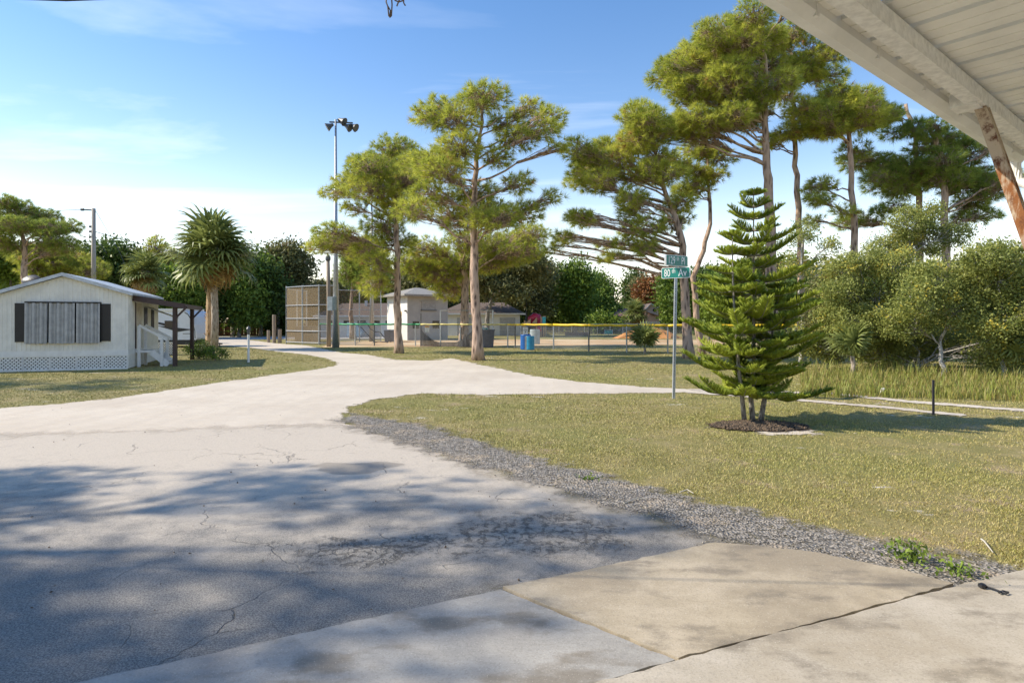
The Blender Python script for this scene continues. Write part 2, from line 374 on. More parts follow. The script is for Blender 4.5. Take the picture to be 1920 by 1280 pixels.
def ell(P, rx, ry, c=c0): return (1-np.hypot((P[:, 0]-c[0])/rx, (P[:, 1]-c[1])/ry))*ry
sheet('sand_patch', lambda P: ell(P, .5, .22, c0+np.array([.2, -.42])), (c0[0]-2, c0[0]+2, c0[1]-2, c0[1]+2), .1, .008, msand)
sheet('mulch_bed', lambda P: ell(P, .72, .45), (c0[0]-2, c0[0]+2, c0[1]-2, c0[1]+2), .1, .016, m_mulch())

def slab(poly, mat, z, seed):
    r = random.Random(seed); pts = []
    for i in range(len(poly)):
        a, b = Vector(poly[i]), Vector(poly[(i+1) % len(poly)]); n = max(1, int((b-a).length/.06)); nn = Vector((-(b-a).y, (b-a).x)).normalized()
        for k in range(n): pts.append(a.lerp(b, k/n)+nn*r.gauss(0, .0045))
    mb = MB(); mb.prism([(p.x, p.y, z) for p in pts], (0, 0, -.1)); o = mb.build('concrete_slab', mat, origin=(0, 0, 0)); tag(o, kind='structure'); return o
slab(SLAB_A, m_concrete('concrete_grey', (.30, .285, .26), (.39, .37, .335), (.27, .25, .225)), .026, 1)
slab(SLAB_B, m_concrete('concrete_tan', (.38, .315, .22), (.47, .395, .29), (.31, .255, .18)), .030, 2)
slab(SLAB_C, m_concrete('concrete_pale', (.41, .36, .285), (.49, .435, .355), (.37, .315, .235)), .034, 3)

# ------------------------------------------------------------------ loose cover: lawn blades, gravel stones, litter
def off_lawn(P):
    d = np.maximum.reduce([pip_sd(P, SAND), pip_sd(P, ASPH), pip_sd(P, GRAV)-.05, pip_sd(P, SLAB_B), pip_sd(P, SLAB_C), pip_sd(P, SLAB_A), ell(P, .8, .5)]+[line_sd(P, l, h) for l, h in TRACKS])
    return d
def blades(P, h, wd, rng, lean=.6):
    n = len(P); a = rng.uniform(0, 2*np.pi, n); s = np.stack([np.cos(a), np.sin(a), 0*a], 1)*(wd/2)[:, None]
    b = rng.uniform(0, 2*np.pi, n); l = np.stack([np.cos(b)*lean, np.sin(b)*lean, np.ones(n)], 1)*(h*rng.uniform(.5, 1, n))[:, None]
    p = np.c_[P, np.zeros(n)]; v = np.stack([p-s, p+s, p+l], 1).reshape(-1, 3); return v, np.arange(3*n).reshape(-1, 3)
n = 1050000
Y = np.exp(RNG.uniform(math.log(2.8), math.log(34), n)); X = RNG.uniform(-1.25, 1.25, n)*Y; P = np.stack([X, Y], 1)
nzp = np.sin(X*2.1+np.sin(Y*1.7)*2)*np.sin(Y*2.6+np.sin(X*1.3)*2)      # uneven growth
nzp = np.clip(nzp*.6+.55*np.sin(X*.9+1.3*np.sin(Y*.8))*np.sin(Y*1.25+1.1*np.sin(X*.7+1))+.25*np.sin(X*7+Y*3)*np.sin(Y*9-X*2), -1, 1)
d = off_lawn(P); keep = (d < -.02+RNG.normal(0, .06, n)) & (RNG.uniform(0, 1, n) < .52+.5*nzp); P = P[keep]; Y = Y[keep]; nzp = nzp[keep]
hh = RNG.uniform(.009, .027, len(P))*(1+.03*Y); ww = .0028+.0008*Y
v, f = blades(P, hh, ww, RNG, .7)
rn = np.clip(.45+.25*nzp+RNG.normal(0, .22, len(P)), 0, 1)
gm = N('lawn_blades'); r_ = gm.attr('rnd')
gm.col(gm.mix(gm.rng(r_, .15, .75, smooth=False), (.43, .34, .14), (.31, .30, .07))); gm.rough(.6)
me = np_mesh('lawn_grass', v, f, np.repeat(rn, 3)); o = link('lawn_grass', me, gm.m); tag(o, 'short patchy yellow green lawn grass around the sandy road', 'grass', kind='stuff')

def stones(name, P, size, rng, mat, label, cat):
    n = len(P); base = np.array([(1, 0, 0), (-1, 0, 0), (0, 1, 0), (0, -1, 0), (0, 0, 1), (0, 0, -.6)], float)
    fc = np.array([(0, 2, 4), (2, 1, 4), (1, 3, 4), (3, 0, 4), (2, 0, 5), (1, 2, 5), (3, 1, 5), (0, 3, 5)])
    a = rng.uniform(0, 6.28, n); sc = size[:, None, None]*rng.uniform(.6, 1.3, (n, 6, 1))*base[None]*np.array([1, .85, .75])
    x = sc[..., 0]*np.cos(a)[:, None]-sc[..., 1]*np.sin(a)[:, None]; y = sc[..., 0]*np.sin(a)[:, None]+sc[..., 1]*np.cos(a)[:, None]
    v = np.stack([x+P[:, 0, None], y+P[:, 1, None], sc[..., 2]+P[:, 2, None]], 2).reshape(-1, 3); f = (fc[None]+6*np.arange(n)[:, None, None]).reshape(-1, 3)
    o = link(name, np_mesh(name, v, f, np.repeat(rng.uniform(0, 1, n), 6)), mat); return tag(o, label, cat, kind='stuff')
sm = N('loose_stone'); sm.col(sm.mix(sm.attr('rnd'), (.09, .08, .07), (.46, .41, .35))); sm.rough(.9)
n = 42000; Y = RNG.uniform(3.0, 9.6, n); X = RNG.uniform(-2.5, 5.5, n); P = np.stack([X, Y], 1)
d = pip_sd(P, GRAV); keep = (d > .04+RNG.normal(0, .12, n)) & (np.maximum(pip_sd(P, SLAB_B), pip_sd(P, SLAB_C)) < -.02); P = P[keep]
stones('gravel', np.c_[P, np.full(len(P), .016)], RNG.uniform(.003, .011, len(P)), RNG, sm.m, 'loose grey gravel between the worn asphalt and the lawn', 'gravel')
n = 200; Y = np.exp(RNG.uniform(math.log(3), math.log(20), n)); X = RNG.uniform(-.8, .5, n)*Y; P = np.stack([X, Y], 1); d = np.maximum(pip_sd(P, SAND), pip_sd(P, ASPH)); P = P[d > 0]
lm = N('litter_bits'); lm.col(lm.mix(lm.attr('rnd'), (.03, .025, .02), (.16, .11, .07))); lm.rough(.9)
stones('ground_litter', np.c_[P, np.full(len(P), .018)], RNG.uniform(.004, .013, len(P)), RNG, lm.m, 'small dark leaf and bark bits strewn on the sand and asphalt', 'litter')
n = 1500; a = RNG.uniform(0, 6.28, n); r = np.sqrt(RNG.uniform(0, 1, n)); P = np.stack([c0[0]+.68*r*np.cos(a), c0[1]+.42*r*np.sin(a)], 1)
stones('mulch_chips', np.c_[P, np.full(n, .02+.05*(1-r))], RNG.uniform(.012, .035, n), RNG, lm.m, 'dark bark mulch chips heaped round the small conifer', 'mulch')
# ------------------------------------------------------------------ vegetation
def rand_unit(rng, n):
    v = rng.normal(size=(n, 3)); return v/np.linalg.norm(v, axis=1, keepdims=True)
def unit(v): return v/np.maximum(np.linalg.norm(v, axis=1, keepdims=True), 1e-9)
def needles(pos, dirs, n, L, wd, rng, spread=.8):
    M = len(pos); d = unit(np.repeat(dirs, n, 0)+rng.normal(size=(M*n, 3))*spread); s = unit(np.cross(d, rand_unit(rng, M*n)))*wd/2
    p = np.repeat(pos, n, 0); l = L*rng.uniform(.7, 1.1, (M*n, 1)); tip = p+d*l; tip[:, 2] -= l[:, 0]*.12
    return np.stack([p-s, p+s, tip], 1).reshape(-1, 3), np.arange(M*n*3).reshape(-1, 3)
def leaf_quads(pos, size, rng, up=.5):
    n = len(pos); a = rand_unit(rng, n); a[:, 2] += up*rng.uniform(-1, 1, n); a = unit(a); b = unit(np.cross(a, rand_unit(rng, n)))
    s = (size*rng.uniform(.6, 1.3, n))[:, None]; a = a*s; b = b*s*.55
    return np.stack([pos-a, pos+b, pos+a, pos-b], 1).reshape(-1, 3), np.arange(4*n).reshape(-1, 4)
def twigs(a, b, r0, r1, rng):          # many thin three-sided sticks at once
    n = len(a); d = unit(b-a); x = unit(np.cross(d, rand_unit(rng, n))); y = np.cross(d, x); vs = []
    for p, r in ((a, r0), (b, r1)):
        for k in range(3):
            t = 2.0944*k; vs.append(p+(x*math.cos(t)+y*math.sin(t))*r)
    v = np.stack(vs, 1).reshape(-1, 3); base = 6*np.arange(n)[:, None]
    f = np.concatenate([base+np.array([[k, (k+1) % 3, 3+(k+1) % 3, 3+k]]) for k in range(3)], 0); return v, f
def bez(a, b, c, n): return [a*(1-t)**2+b*2*t*(1-t)+c*t*t for t in [i/(n-1) for i in range(n)]]

def tree(name, label, cat, Y, trunk, r0, r1, clumps, seed, bark_m, leaf_m, kind='needle', dens=1.0, size=.30, group=None, spread_y=.55,
         needle_n=26, needle_w=.016, low=.35, twig_r=.012, px=True, base_pt=None, leaf_per=70, cl_sig=None, k_cl=None, extra=True):
    k_cl = k_cl or (1.28 if kind == 'needle' else 1.0)
    """trunk: photo pixels (base first) at depth Y; clumps: (x, y, rx, ry) foliage masses in photo pixels at about that depth"""
    rng = np.random.default_rng(seed); R = random.Random(seed); m = Y/F
    tp = [W(x, y, Y) for x, y in trunk] if px else [Vector(p) for p in trunk]
    tp[0].z = -.05; r0 *= .8; root = empty(name, (tp[0].x, tp[0].y, 0), label, cat, group); o0 = root.location
    # smooth the trunk line a little
    pts = []
    for i in range(len(tp)-1):
        for k in range(3): pts.append(tp[i].lerp(tp[i+1], k/3)+Vector((R.gauss(0, .02), R.gauss(0, .05), 0))*(1 if i+k else 0))
    pts.append(tp[-1]); nP = len(pts); rad = [r0+(r1-r0)*(i/(nP-1))**.9 for i in range(nP)]; rad[0] *= 1.35; rad[1] *= 1.08
    tb = MB(); tb.tube(pts, rad, 10)
    if px: cs = [(W(x, y, Y), rx*m*k_cl, ry*m*k_cl) for x, y, rx, ry in clumps]
    else: cs = [(Vector(c[:3]), c[3], c[4]) for c in clumps]
    if px and kind == 'needle' and extra:
        cs += [(c+Vector((R.uniform(-1, 1)*rx, 0, R.uniform(-.7, .9)*ry)), rx*.85, ry*.9) for c, rx, ry in list(cs)]
    cw = max(1.0, (max(c[0].x for c in cs)-min(c[0].x for c in cs))/2); A = []; B = []; TP = []; TD = []; TR = []
    top = pts[-1]
    for c, rx, ry in cs:
        off = R.uniform(-1, 1)*cw*spread_y*(1 if px else 0); c = c+Vector((0, off, 0))
        hd = math.hypot(c.x-top.x, c.y-top.y); zt = c.z-.30*hd-ry*.6; z0 = pts[0].z; z1 = top.z
        zt = max(z0+(z1-z0)*low, min(z1-.05, zt)); j = min(range(nP), key=lambda i: abs(pts[i].z-zt)); s = pts[j]; rs = min(rad[j]*.45, .02+.012*(c-s).length)
        mid = s.lerp(c, .5)+Vector((R.gauss(0, .12), R.gauss(0, .12), R.uniform(-.05, .18)))*(c-s).length*.8
        lp = bez(s, mid, c, 7); lp = [q+Vector((R.gauss(0, .05), R.gauss(0, .05), R.gauss(0, .05)))*(0 if i in (0,) else 1) for i, q in enumerate(lp)]
        tb.tube(lp, [rs+(.014-rs)*i/6 for i in range(7)], 6)
        nt_ = max(5, int(dens*120*rx*max(ry, .5*rx)/(.8*.55))) if kind == 'needle' else max(4, int(dens*16*rx*ry))
        u = rand_unit(rng, nt_)*rng.uniform(.25, 1, (nt_, 1))**.5*np.array([rx, rx*.9, ry]); e = np.array(c)+u
        nst = rng.integers(3, 7, nt_); st = np.array([lp[i] for i in nst])+rng.normal(0, .03, (nt_, 3)); mdl = st*.45+e*.55+rng.normal(0, .06*rx, (nt_, 3))
        A += [st, mdl]; B += [mdl, e]; TP.append(e); dd = unit(unit(e-mdl)*.8+unit(u)*.5+np.array([0, 0, .35])); TD.append(dd); TR.append(np.clip(rng.normal(R.uniform(.3, .6), .2, nt_), 0, 1))
    tw = twigs(np.concatenate(A), np.concatenate(B), twig_r, twig_r*.6, rng)
    b0 = len(tb.v); tb.v += [Vector(q) for q in tw[0]]; tb.f += [tuple(int(i)+b0 for i in q) for q in tw[1]]
    TP = np.concatenate(TP); TD = np.concatenate(TD); TR = np.concatenate(TR)
    me = bpy.data.meshes.new('trunk'); me.from_pydata([tuple(q-o0) for q in tb.v], [], tb.f); link('trunk', me, bark_m, root, True)
    if kind == 'needle':
        v, f = needles(TP, TD, needle_n, size, needle_w, rng, .62); rn = np.repeat(TR, needle_n*3)
    else:
        k = leaf_per; pos = np.repeat(TP, k, 0)+rng.normal(size=(len(TP)*k, 3))*np.array([1, 1, .75])*(cl_sig or size*2.6); v, f = leaf_quads(pos, np.full(len(pos), size), rng)
        rn = np.repeat(np.clip(np.repeat(TR, k)+rng.normal(0, .15, len(pos)), 0, 1), 4)
    link('crown', np_mesh('crown', v-np.array(o0), f, rn), leaf_m, root)
    return root

B_PINE = bark('pine_bark', (.05, .028, .02), (.46, .33, .25), 8); B_OAK = bark('oak_bark', (.06, .05, .042), (.26, .23, .20)); B_PALE = bark('pale_bark', (.22, .20, .18), (.50, .47, .43), 14)
L_PINE = foliage('pine_needles', (.24, .31, .05), (.66, .66, .12), (.44, .27, .10), .48)
L_DARKPINE = foliage('dark_pine_needles', (.17, .25, .05), (.48, .53, .10), (.32, .21, .08), .45)
L_OAK = foliage('oak_leaves', (.085, .10, .035), (.25, .245, .09), (.28, .21, .11), .3)
L_GREEN = foliage('green_leaves', (.07, .13, .02), (.25, .34, .05), None, .35)
L_DARK = foliage('dark_leaves', (.035, .07, .016), (.13, .19, .035), None, .3)
L_SCRUB = foliage('scrub_leaves', (.16, .20, .05), (.44, .46, .13), (.62, .50, .08), .4)
L_RUST = foliage('rust_leaves', (.16, .06, .02), (.30, .13, .04), (.15, .16, .04), .25)

GP = 'tall pines with bare trunks around the ball field'
# three pines on the verge by the sandy road
tree('pine_tree', 'dark-trunked pine leaning foliage over the light pole beside sandy road', 'pine tree', 28.2,
     [(748, 662), (746, 600), (744, 520), (744, 450), (741, 390), (737, 330), (735, 285)], .24, .07,
     [(586, 456, 26, 11), (612, 448, 26, 12), (640, 443, 30, 13), (668, 455, 30, 14), (690, 472, 28, 16), (647, 335, 28, 18), (630, 362, 22, 11), (678, 300, 30, 18), (650, 384, 18, 10),
      (704, 325, 34, 22), (735, 280, 38, 24), (700, 362, 34, 18), (735, 335, 38, 24), (750, 385, 38, 22), (712, 420, 32, 20), (715, 500, 24, 20), (702, 532, 22, 16), (738, 450, 28, 18), (768, 310, 38, 24), (775, 350, 30, 20)],
     11, B_PINE, L_PINE, group=GP, extra=False, k_cl=1.36)
tree('pine_tree', 'tallest forked pine on the verge, pale trunk standing nearest the sandy road', 'pine tree', 23.35,
     [(897, 675), (892, 580), (889, 480), (886, 425), (889, 360), (892, 300), (903, 240), (905, 205)], .26, .05,
     [(884, 188, 34, 16), (822, 203, 30, 16), (805, 232, 24, 14), (857, 238, 34, 20), (915, 208, 34, 18), (954, 225, 30, 18), (993, 200, 28, 14), (1030, 232, 24, 14), (1013, 266, 24, 14), (972, 262, 30, 16), (1044, 292, 16, 9),
      (831, 282, 32, 18), (868, 290, 34, 20), (808, 315, 32, 18), (772, 290, 28, 18), (840, 337, 36, 18), (886, 346, 36, 20), (925, 385, 34, 20), (972, 352, 24, 15), (990, 402, 24, 15), (1032, 378, 18, 9),
      (806, 365, 34, 18), (832, 388, 32, 18), (782, 402, 28, 16), (893, 388, 34, 18), (942, 420, 30, 17), (910, 415, 30, 16), (930, 300, 26, 14), (850, 410, 26, 14)],
     12, B_PINE, L_PINE, group=GP, extra=False, k_cl=1.36)
tree('pine_tree', 'shorter pine with broken top by the fence behind the sagging black screen', 'pine tree', 35,
     [(870, 650), (871, 580), (873, 520), (866, 480), (858, 455)], .36, .12,
     [(967, 446, 34, 18), (997, 442, 26, 16), (980, 472, 32, 16), (948, 474, 32, 16), (866, 499, 34, 18), (806, 472, 30, 16), (822, 514, 30, 18), (840, 540, 28, 16), (787, 503, 28, 16), (770, 488, 26, 14), (910, 455, 34, 18), (920, 490, 30, 15), (880, 460, 30, 16), (835, 480, 28, 16)],
     13, B_PINE, L_PINE, group=GP, extra=False, k_cl=1.36, low=.6)
# the pine stand on the right
tree('pine_tree', 'forked pine behind the street sign with long low limb reaching out', 'pine tree', 24.3,
     [(1292, 672), (1287, 600), (1282, 520), (1279, 462), (1270, 420), (1256, 383), (1243, 344), (1232, 300)], .27, .06,
     [(1034, 462, 16, 8), (1052, 448, 18, 8), (1079, 418, 22, 10), (1100, 412, 18, 9), (1079, 289, 26, 17), (1110, 285, 28, 18), (1098, 322, 28, 15), (1121, 344, 28, 13), (1157, 266, 28, 18), (1149, 301, 30, 17), (1184, 234, 28, 20), (1215, 219, 28, 20), (1188, 273, 30, 19),
      (1227, 254, 32, 20), (1223, 305, 30, 17), (1188, 375, 26, 13), (1184, 402, 24, 12), (1207, 430, 26, 15), (1215, 460, 22, 12), (1168, 457, 20, 10), (1141, 480, 16, 8), (1268, 383, 26, 13), (1276, 410, 22, 12), (1246, 336, 28, 15), (1180, 330, 28, 14)],
     21, B_PINE, L_PINE, group=GP, low=.38)
tree('pine_tree', 'slim pine trunk close behind the forked pine, little foliage', 'pine tree', 27,
     [(1316, 666), (1306, 600), (1300, 520), (1318, 470), (1330, 420), (1331, 360), (1326, 300)], .2, .06,
     [(1270, 312, 24, 12), (1301, 320, 24, 12), (1317, 352, 20, 10), (1352, 297, 24, 12), (1286, 355, 20, 10), (1340, 330, 20, 10), (1310, 275, 28, 14)], 22, B_PINE, L_PINE, group=GP, low=.6)
tree('pine_tree', 'biggest pine with thick trunk rising behind the small conifer', 'pine tree', 24.6,
     [(1447, 671), (1447, 560), (1445, 440), (1441, 350), (1436, 310), (1436, 250), (1434, 190), (1436, 130), (1432, 80)], .33, .06,
     [(1254, 137, 26, 16), (1286, 109, 30, 20), (1317, 78, 30, 20), (1352, 60, 30, 20), (1387, 60, 32, 20), (1426, 45, 28, 18), (1456, 60, 28, 20), (1293, 145, 30, 17), (1340, 117, 34, 22), (1379, 102, 34, 22), (1415, 86, 32, 22), (1372, 148, 34, 20), (1397, 152, 34, 20),
      (1344, 176, 36, 20), (1293, 176, 32, 17), (1262, 172, 24, 15), (1317, 219, 36, 18), (1372, 203, 36, 20), (1403, 195, 32, 20), (1274, 234, 32, 17), (1301, 242, 34, 17), (1356, 236, 30, 15), (1411, 219, 28, 16), (1462, 110, 28, 18)],
     23, B_PINE, L_PINE, group=GP, low=.52)
tree('pine_tree', 'straight narrow pine between the biggest pine and the bent-limbed pine', 'pine tree', 26,
     [(1505, 668), (1502, 520), (1499, 420), (1494, 330), (1490, 270), (1486, 200), (1487, 140), (1484, 100)], .2, .06,
     [(1464, 80, 28, 18), (1495, 60, 30, 18), (1524, 98, 30, 18), (1503, 130, 28, 15), (1548, 113, 28, 18), (1430, 199, 26, 16), (1467, 259, 26, 12), (1480, 165, 26, 14), (1530, 140, 24, 14), (1450, 262, 18, 10)], 24, B_PINE, L_PINE, group=GP, low=.55)
tree('pine_tree', 'pine with rounded bright crown and a drooping dead limb at its left', 'pine tree', 25,
     [(1607, 670), (1605, 560), (1602, 460), (1598, 380), (1596, 310), (1592, 250), (1588, 205)], .22, .07,
     [(1524, 210, 32, 19), (1550, 195, 34, 20), (1580, 180, 34, 20), (1610, 195, 34, 20), (1640, 214, 32, 18), (1542, 240, 28, 16), (1569, 232, 30, 17), (1610, 232, 28, 16), (1662, 214, 22, 13), (1540, 345, 22, 11), (1527, 376, 20, 9), (1570, 400, 20, 9), (1585, 215, 30, 18)],
     25, B_PINE, L_PINE, group=GP, low=.5)
tree('pine_tree', 'shaded dark-needled pine rising out of the yellowing scrub', 'pine tree', 26.5,
     [(1726, 668), (1724, 520), (1722, 400), (1718, 300), (1712, 240), (1698, 195)], .22, .07,
     [(1681, 206, 24, 14), (1632, 292, 30, 16), (1662, 319, 32, 18), (1640, 337, 28, 14), (1692, 326, 32, 18), (1719, 290, 32, 18), (1711, 335, 28, 16), (1681, 360, 26, 13), (1640, 405, 26, 11), (1660, 395, 20, 10), (1735, 320, 26, 15), (1700, 250, 24, 13)],
     26, B_PINE, L_DARKPINE, group=GP, low=.45)
tree('pine_tree', 'dark fork-topped pine nearest the white awning', 'pine tree', 25.4,
     [(1776, 668), (1774, 520), (1771, 430), (1768, 340), (1764, 290), (1748, 250), (1740, 225)], .24, .07,
     [(1756, 305, 32, 18), (1794, 319, 32, 17), (1831, 315, 28, 16), (1805, 349, 32, 16), (1842, 337, 28, 14), (1850, 375, 26, 13), (1842, 405, 26, 11), (1767, 335, 28, 16), (1737, 244, 22, 13), (1794, 250, 24, 13), (1831, 285, 24, 13), (1875, 350, 24, 14), (1820, 260, 22, 12)],
     27, B_PINE, L_DARKPINE, group=GP, low=.45)
# pine behind the white mobile home
tree('pine_tree', 'dark spreading pine standing behind the mobile home roof', 'pine tree', 40,
     [(47, 644), (46, 560), (46, 500), (46, 462), (38, 430), (30, 405)], .32, .08,
     [(9, 381, 24, 12), (28, 384, 22, 11), (60, 402, 26, 13), (34, 398, 26, 14), (52, 426, 34, 13), (14, 422, 28, 14), (86, 426, 24, 10), (112, 430, 26, 12), (131, 424, 16, 11), (117, 450, 26, 15), (129, 464, 26, 13), (8, 447, 28, 15), (15, 462, 28, 14), (69, 462, 22, 9), (-15, 410, 28, 14)],
     31, B_PINE, L_DARKPINE, group=GP, extra=False, low=.6, size=.3)
# pines outside the frame on the left: their shade lies over the asphalt and the lawn
def off_pine(x, y, h, seed, n, rx, ry, label):
    R = random.Random(seed); cl = []
    for i in range(n):
        a = R.uniform(0, 6.28); r = math.sqrt(R.random()); z = h*R.uniform(.58, 1.0); cl.append((x+rx*r*math.cos(a), y+ry*r*math.sin(a), z, R.uniform(.7, 1.15), R.uniform(.3, .5)))
    tree('pine_tree', label, 'pine tree', 1, [(x, y, 0), (x+.1, y, h*.4), (x-.1, y+.1, h*.75), (x, y, h*.93)], .24, .06, cl, seed, B_PINE, L_PINE, group=GP, px=False, needle_n=20, needle_w=.014, dens=.5)
off_pine(-14.3, 4.0, 10.2, 41, 21, 2.9, 2.2, 'pine shading the worn asphalt from beside the lot')
off_pine(-11.7, 2.3, 8.2, 44, 14, 1.7, 1.1, 'lower pine shading the near concrete from beside the lot')
off_pine(-21.5, 14.6, 9.0, 43, 9, 2.6, 1.2, 'pine shading the mobile home lawn from beside the road')

# broadleaf trees behind
def auto(cx, cy, rx, ry, n, seed, fr=.42):
    R = random.Random(seed); o = []
    for i in range(n):
        a = R.uniform(0, 6.28); r = R.random()**.5*.95; o.append((cx+rx*r*math.cos(a), cy+ry*r*math.sin(a), rx*R.uniform(fr*.7, fr*1.2), ry*R.uniform(fr*.7, fr*1.2)))
    return o
GB = 'trees beyond the ball field and homes'
def broad(label, Y, x, cx, cy, rx, ry, seed, leaf, n=16, size=.16, by=None, dens=1.0, r0=.22, bark_m=None, name='broadleaf_tree', cat='tree', leaf_per=60, kind='leaf', trunk=None):
    by = 600+F*HC/Y if by is None else by
    tree(name, label, cat, Y, trunk or [(x, by), (x+2, by-(by-cy)*.35), ((x+cx)/2, by-(by-cy)*.7), (cx, cy-ry*.3)], r0, .05, auto(cx, cy, rx, ry, n, seed), seed, bark_m or B_OAK, leaf, kind, dens, size, GB, .7, leaf_per=leaf_per, low=.25, twig_r=.02, cl_sig=size*3.4 if kind == 'leaf' else None, needle_n=18, needle_w=.03)
broad('wide grey-green oak over the white garage building', 58, 912, 942, 508, 70, 46, 51, L_OAK, 26, .15, dens=1.1, r0=.35)
broad('olive oak joining the grey-green oak on its right side', 70, 985, 990, 540, 42, 48, 52, L_OAK, 16, .17)
broad('bright green tree behind the playground, pointed top', 72, 1078, 1078, 553, 30, 52, 53, L_GREEN, 18, .2)
broad('dark green tree between playground and the pointed bright tree', 78, 1045, 1045, 560, 30, 46, 54, L_DARK, 16, .2)
broad('rounded bright green tree left of the pink house', 80, 1128, 1128, 570, 24, 42, 55, L_GREEN, 16, .2)
broad('small dark tree beside the pink house roof', 84, 1106, 1106, 575, 22, 40, 56, L_DARK, 12, .2)
broad('low yellow-green bushy tree behind the far outfield fence', 68, 1130, 1130, 605, 26, 16, 57, L_GREEN, 10, .16)
broad('slim dark conifer-like tree far beyond the pink house', 120, 1186, 1186, 555, 12, 36, 58, L_DARK, 10, .3)
broad('pale slim tree right of the far dark tree', 115, 1200, 1201, 558, 9, 30, 59, L_OAK, 8, .3)
broad('rust-coloured autumn tree behind the pink house', 100, 1232, 1232, 547, 30, 36, 60, L_RUST, 18, .25)
broad('dense green tree right of the pink house', 72, 1266, 1266, 560, 24, 46, 61, L_GREEN, 18, .18)
broad('dark green tree behind the forked pine', 64, 1310, 1310, 555, 30, 50, 62, L_DARK, 18, .18)
broad('green tree filling the gap behind the small conifer', 60, 1375, 1375, 565, 42, 48, 63, L_GREEN, 20, .18)
broad('green tree behind the thick pine trunk', 58, 1450, 1450, 570, 44, 46, 64, L_OAK, 20, .18)
broad('dark tree far behind the scrub edge', 52, 1540, 1540, 565, 46, 50, 65, L_DARK, 20, .18)
broad('feathery grey-green tree behind the ball field backstop', 62, 520, 530, 515, 42, 46, 66, L_OAK, 18, .17)
broad('dark evergreen beside the palm tree', 58, 488, 488, 545, 36, 58, 67, L_DARK, 18, .17)
broad('bright leafy tree behind the palm trunk', 55, 448, 448, 568, 32, 45, 68, L_GREEN, 18, .16)
broad('dark leafy tree behind the wooden fence posts', 64, 545, 548, 572, 36, 48, 69, L_DARK, 16, .18)
broad('dark pine behind the backstop and low brown-roofed building', 50, 662, 664, 500, 48, 42, 70, L_DARKPINE, 16, .4, kind='needle', bark_m=B_PINE, name='pine_tree', cat='pine tree', dens=.5, trunk=[(662, 640), (658, 590), (660, 540), (664, 495)], r0=.3)
broad('olive tree behind the two-storey building', 70, 800, 800, 545, 55, 50, 71, L_OAK, 20, .2)
broad('green tree behind the brown roof', 75, 705, 705, 560, 45, 50, 72, L_GREEN, 16, .2)
broad('yellow-brown screened tree behind the backstop mesh', 66, 598, 598, 575, 44, 45, 73, L_OAK, 18, .18)
broad('bright pine thicket behind the mobile home ridge', 46, 110, 110, 500, 52, 34, 74, L_PINE, 18, .35, kind='needle', bark_m=B_PINE, dens=.5)
broad('green thicket left of the leaning pine trunk', 48, 20, 18, 505, 46, 36, 75, L_GREEN, 16, .16)
broad('dark leafy tree behind the utility pole', 50, 205, 205, 500, 44, 45, 76, L_DARK, 20, .16)
broad('yellow-green pine behind the small palm', 52, 285, 285, 520, 42, 45, 77, L_PINE, 18, .35, kind='needle', bark_m=B_PINE, dens=.5)
broad('leafy green tree behind the camper trailer', 50, 335, 335, 550, 40, 50, 78, L_GREEN, 20, .16)
broad('dark tree behind the camper front', 53, 375, 375, 560, 34, 50, 79, L_DARK, 16, .16)
broad('distant green tree at the far left behind the neighbouring carport', 60, -30, -30, 520, 50, 50, 80, L_DARK, 16, .2)
for i, (x, cy, rx, ry) in enumerate([(640, 585, 60, 26), (860, 585, 70, 28), (1010, 588, 60, 26), (1180, 592, 50, 14), (1420, 585, 70, 32), (1640, 575, 90, 40), (1830, 570, 90, 44), (1990, 560, 80, 50)]):
    broad(['low woods behind the brown roof', 'low woods behind the white garage', 'low woods behind the playground', 'low far woods beside the pink house', 'low woods behind the pine stand', 'low woods behind the scrub',
           'low woods behind the awning post', 'low woods beyond the awning'][i]+', seen through gaps', [90, 90, 95, 140, 80, 45, 45, 45][i], x, x, cy, rx, ry, 90+i, L_DARK, 16, .28, name='background_tree')

kinds = [(L_DARK, 'dark'), (L_GREEN, 'bright green'), (L_OAK, 'olive')]
R_ = random.Random(3); row = [(x, 58, 540, 40, 52) for x in range(-60, 560, 62)]+[(x, 84, 572, 52, 40) for x in range(560, 1340, 74)]+[(x, 60, 560, 50, 52) for x in range(1340, 2050, 74)]
for i, (x, Yd, cy, rx, ry) in enumerate(row):
    lf, cn = kinds[R_.randrange(3)]
    if 1090 < x < 1300: continue
    cy += R_.uniform(-12, 14)
    broad('%s tree in the wood edge %s' % (cn, 'behind the homes' if x < 560 else ('behind the ball field' if x < 1340 else 'behind the scrub')), Yd+R_.uniform(-4, 8), x, x, cy, rx*R_.uniform(.9, 1.2), ry*R_.uniform(.9, 1.15), 300+i, lf, 18, .2, leaf_per=50)
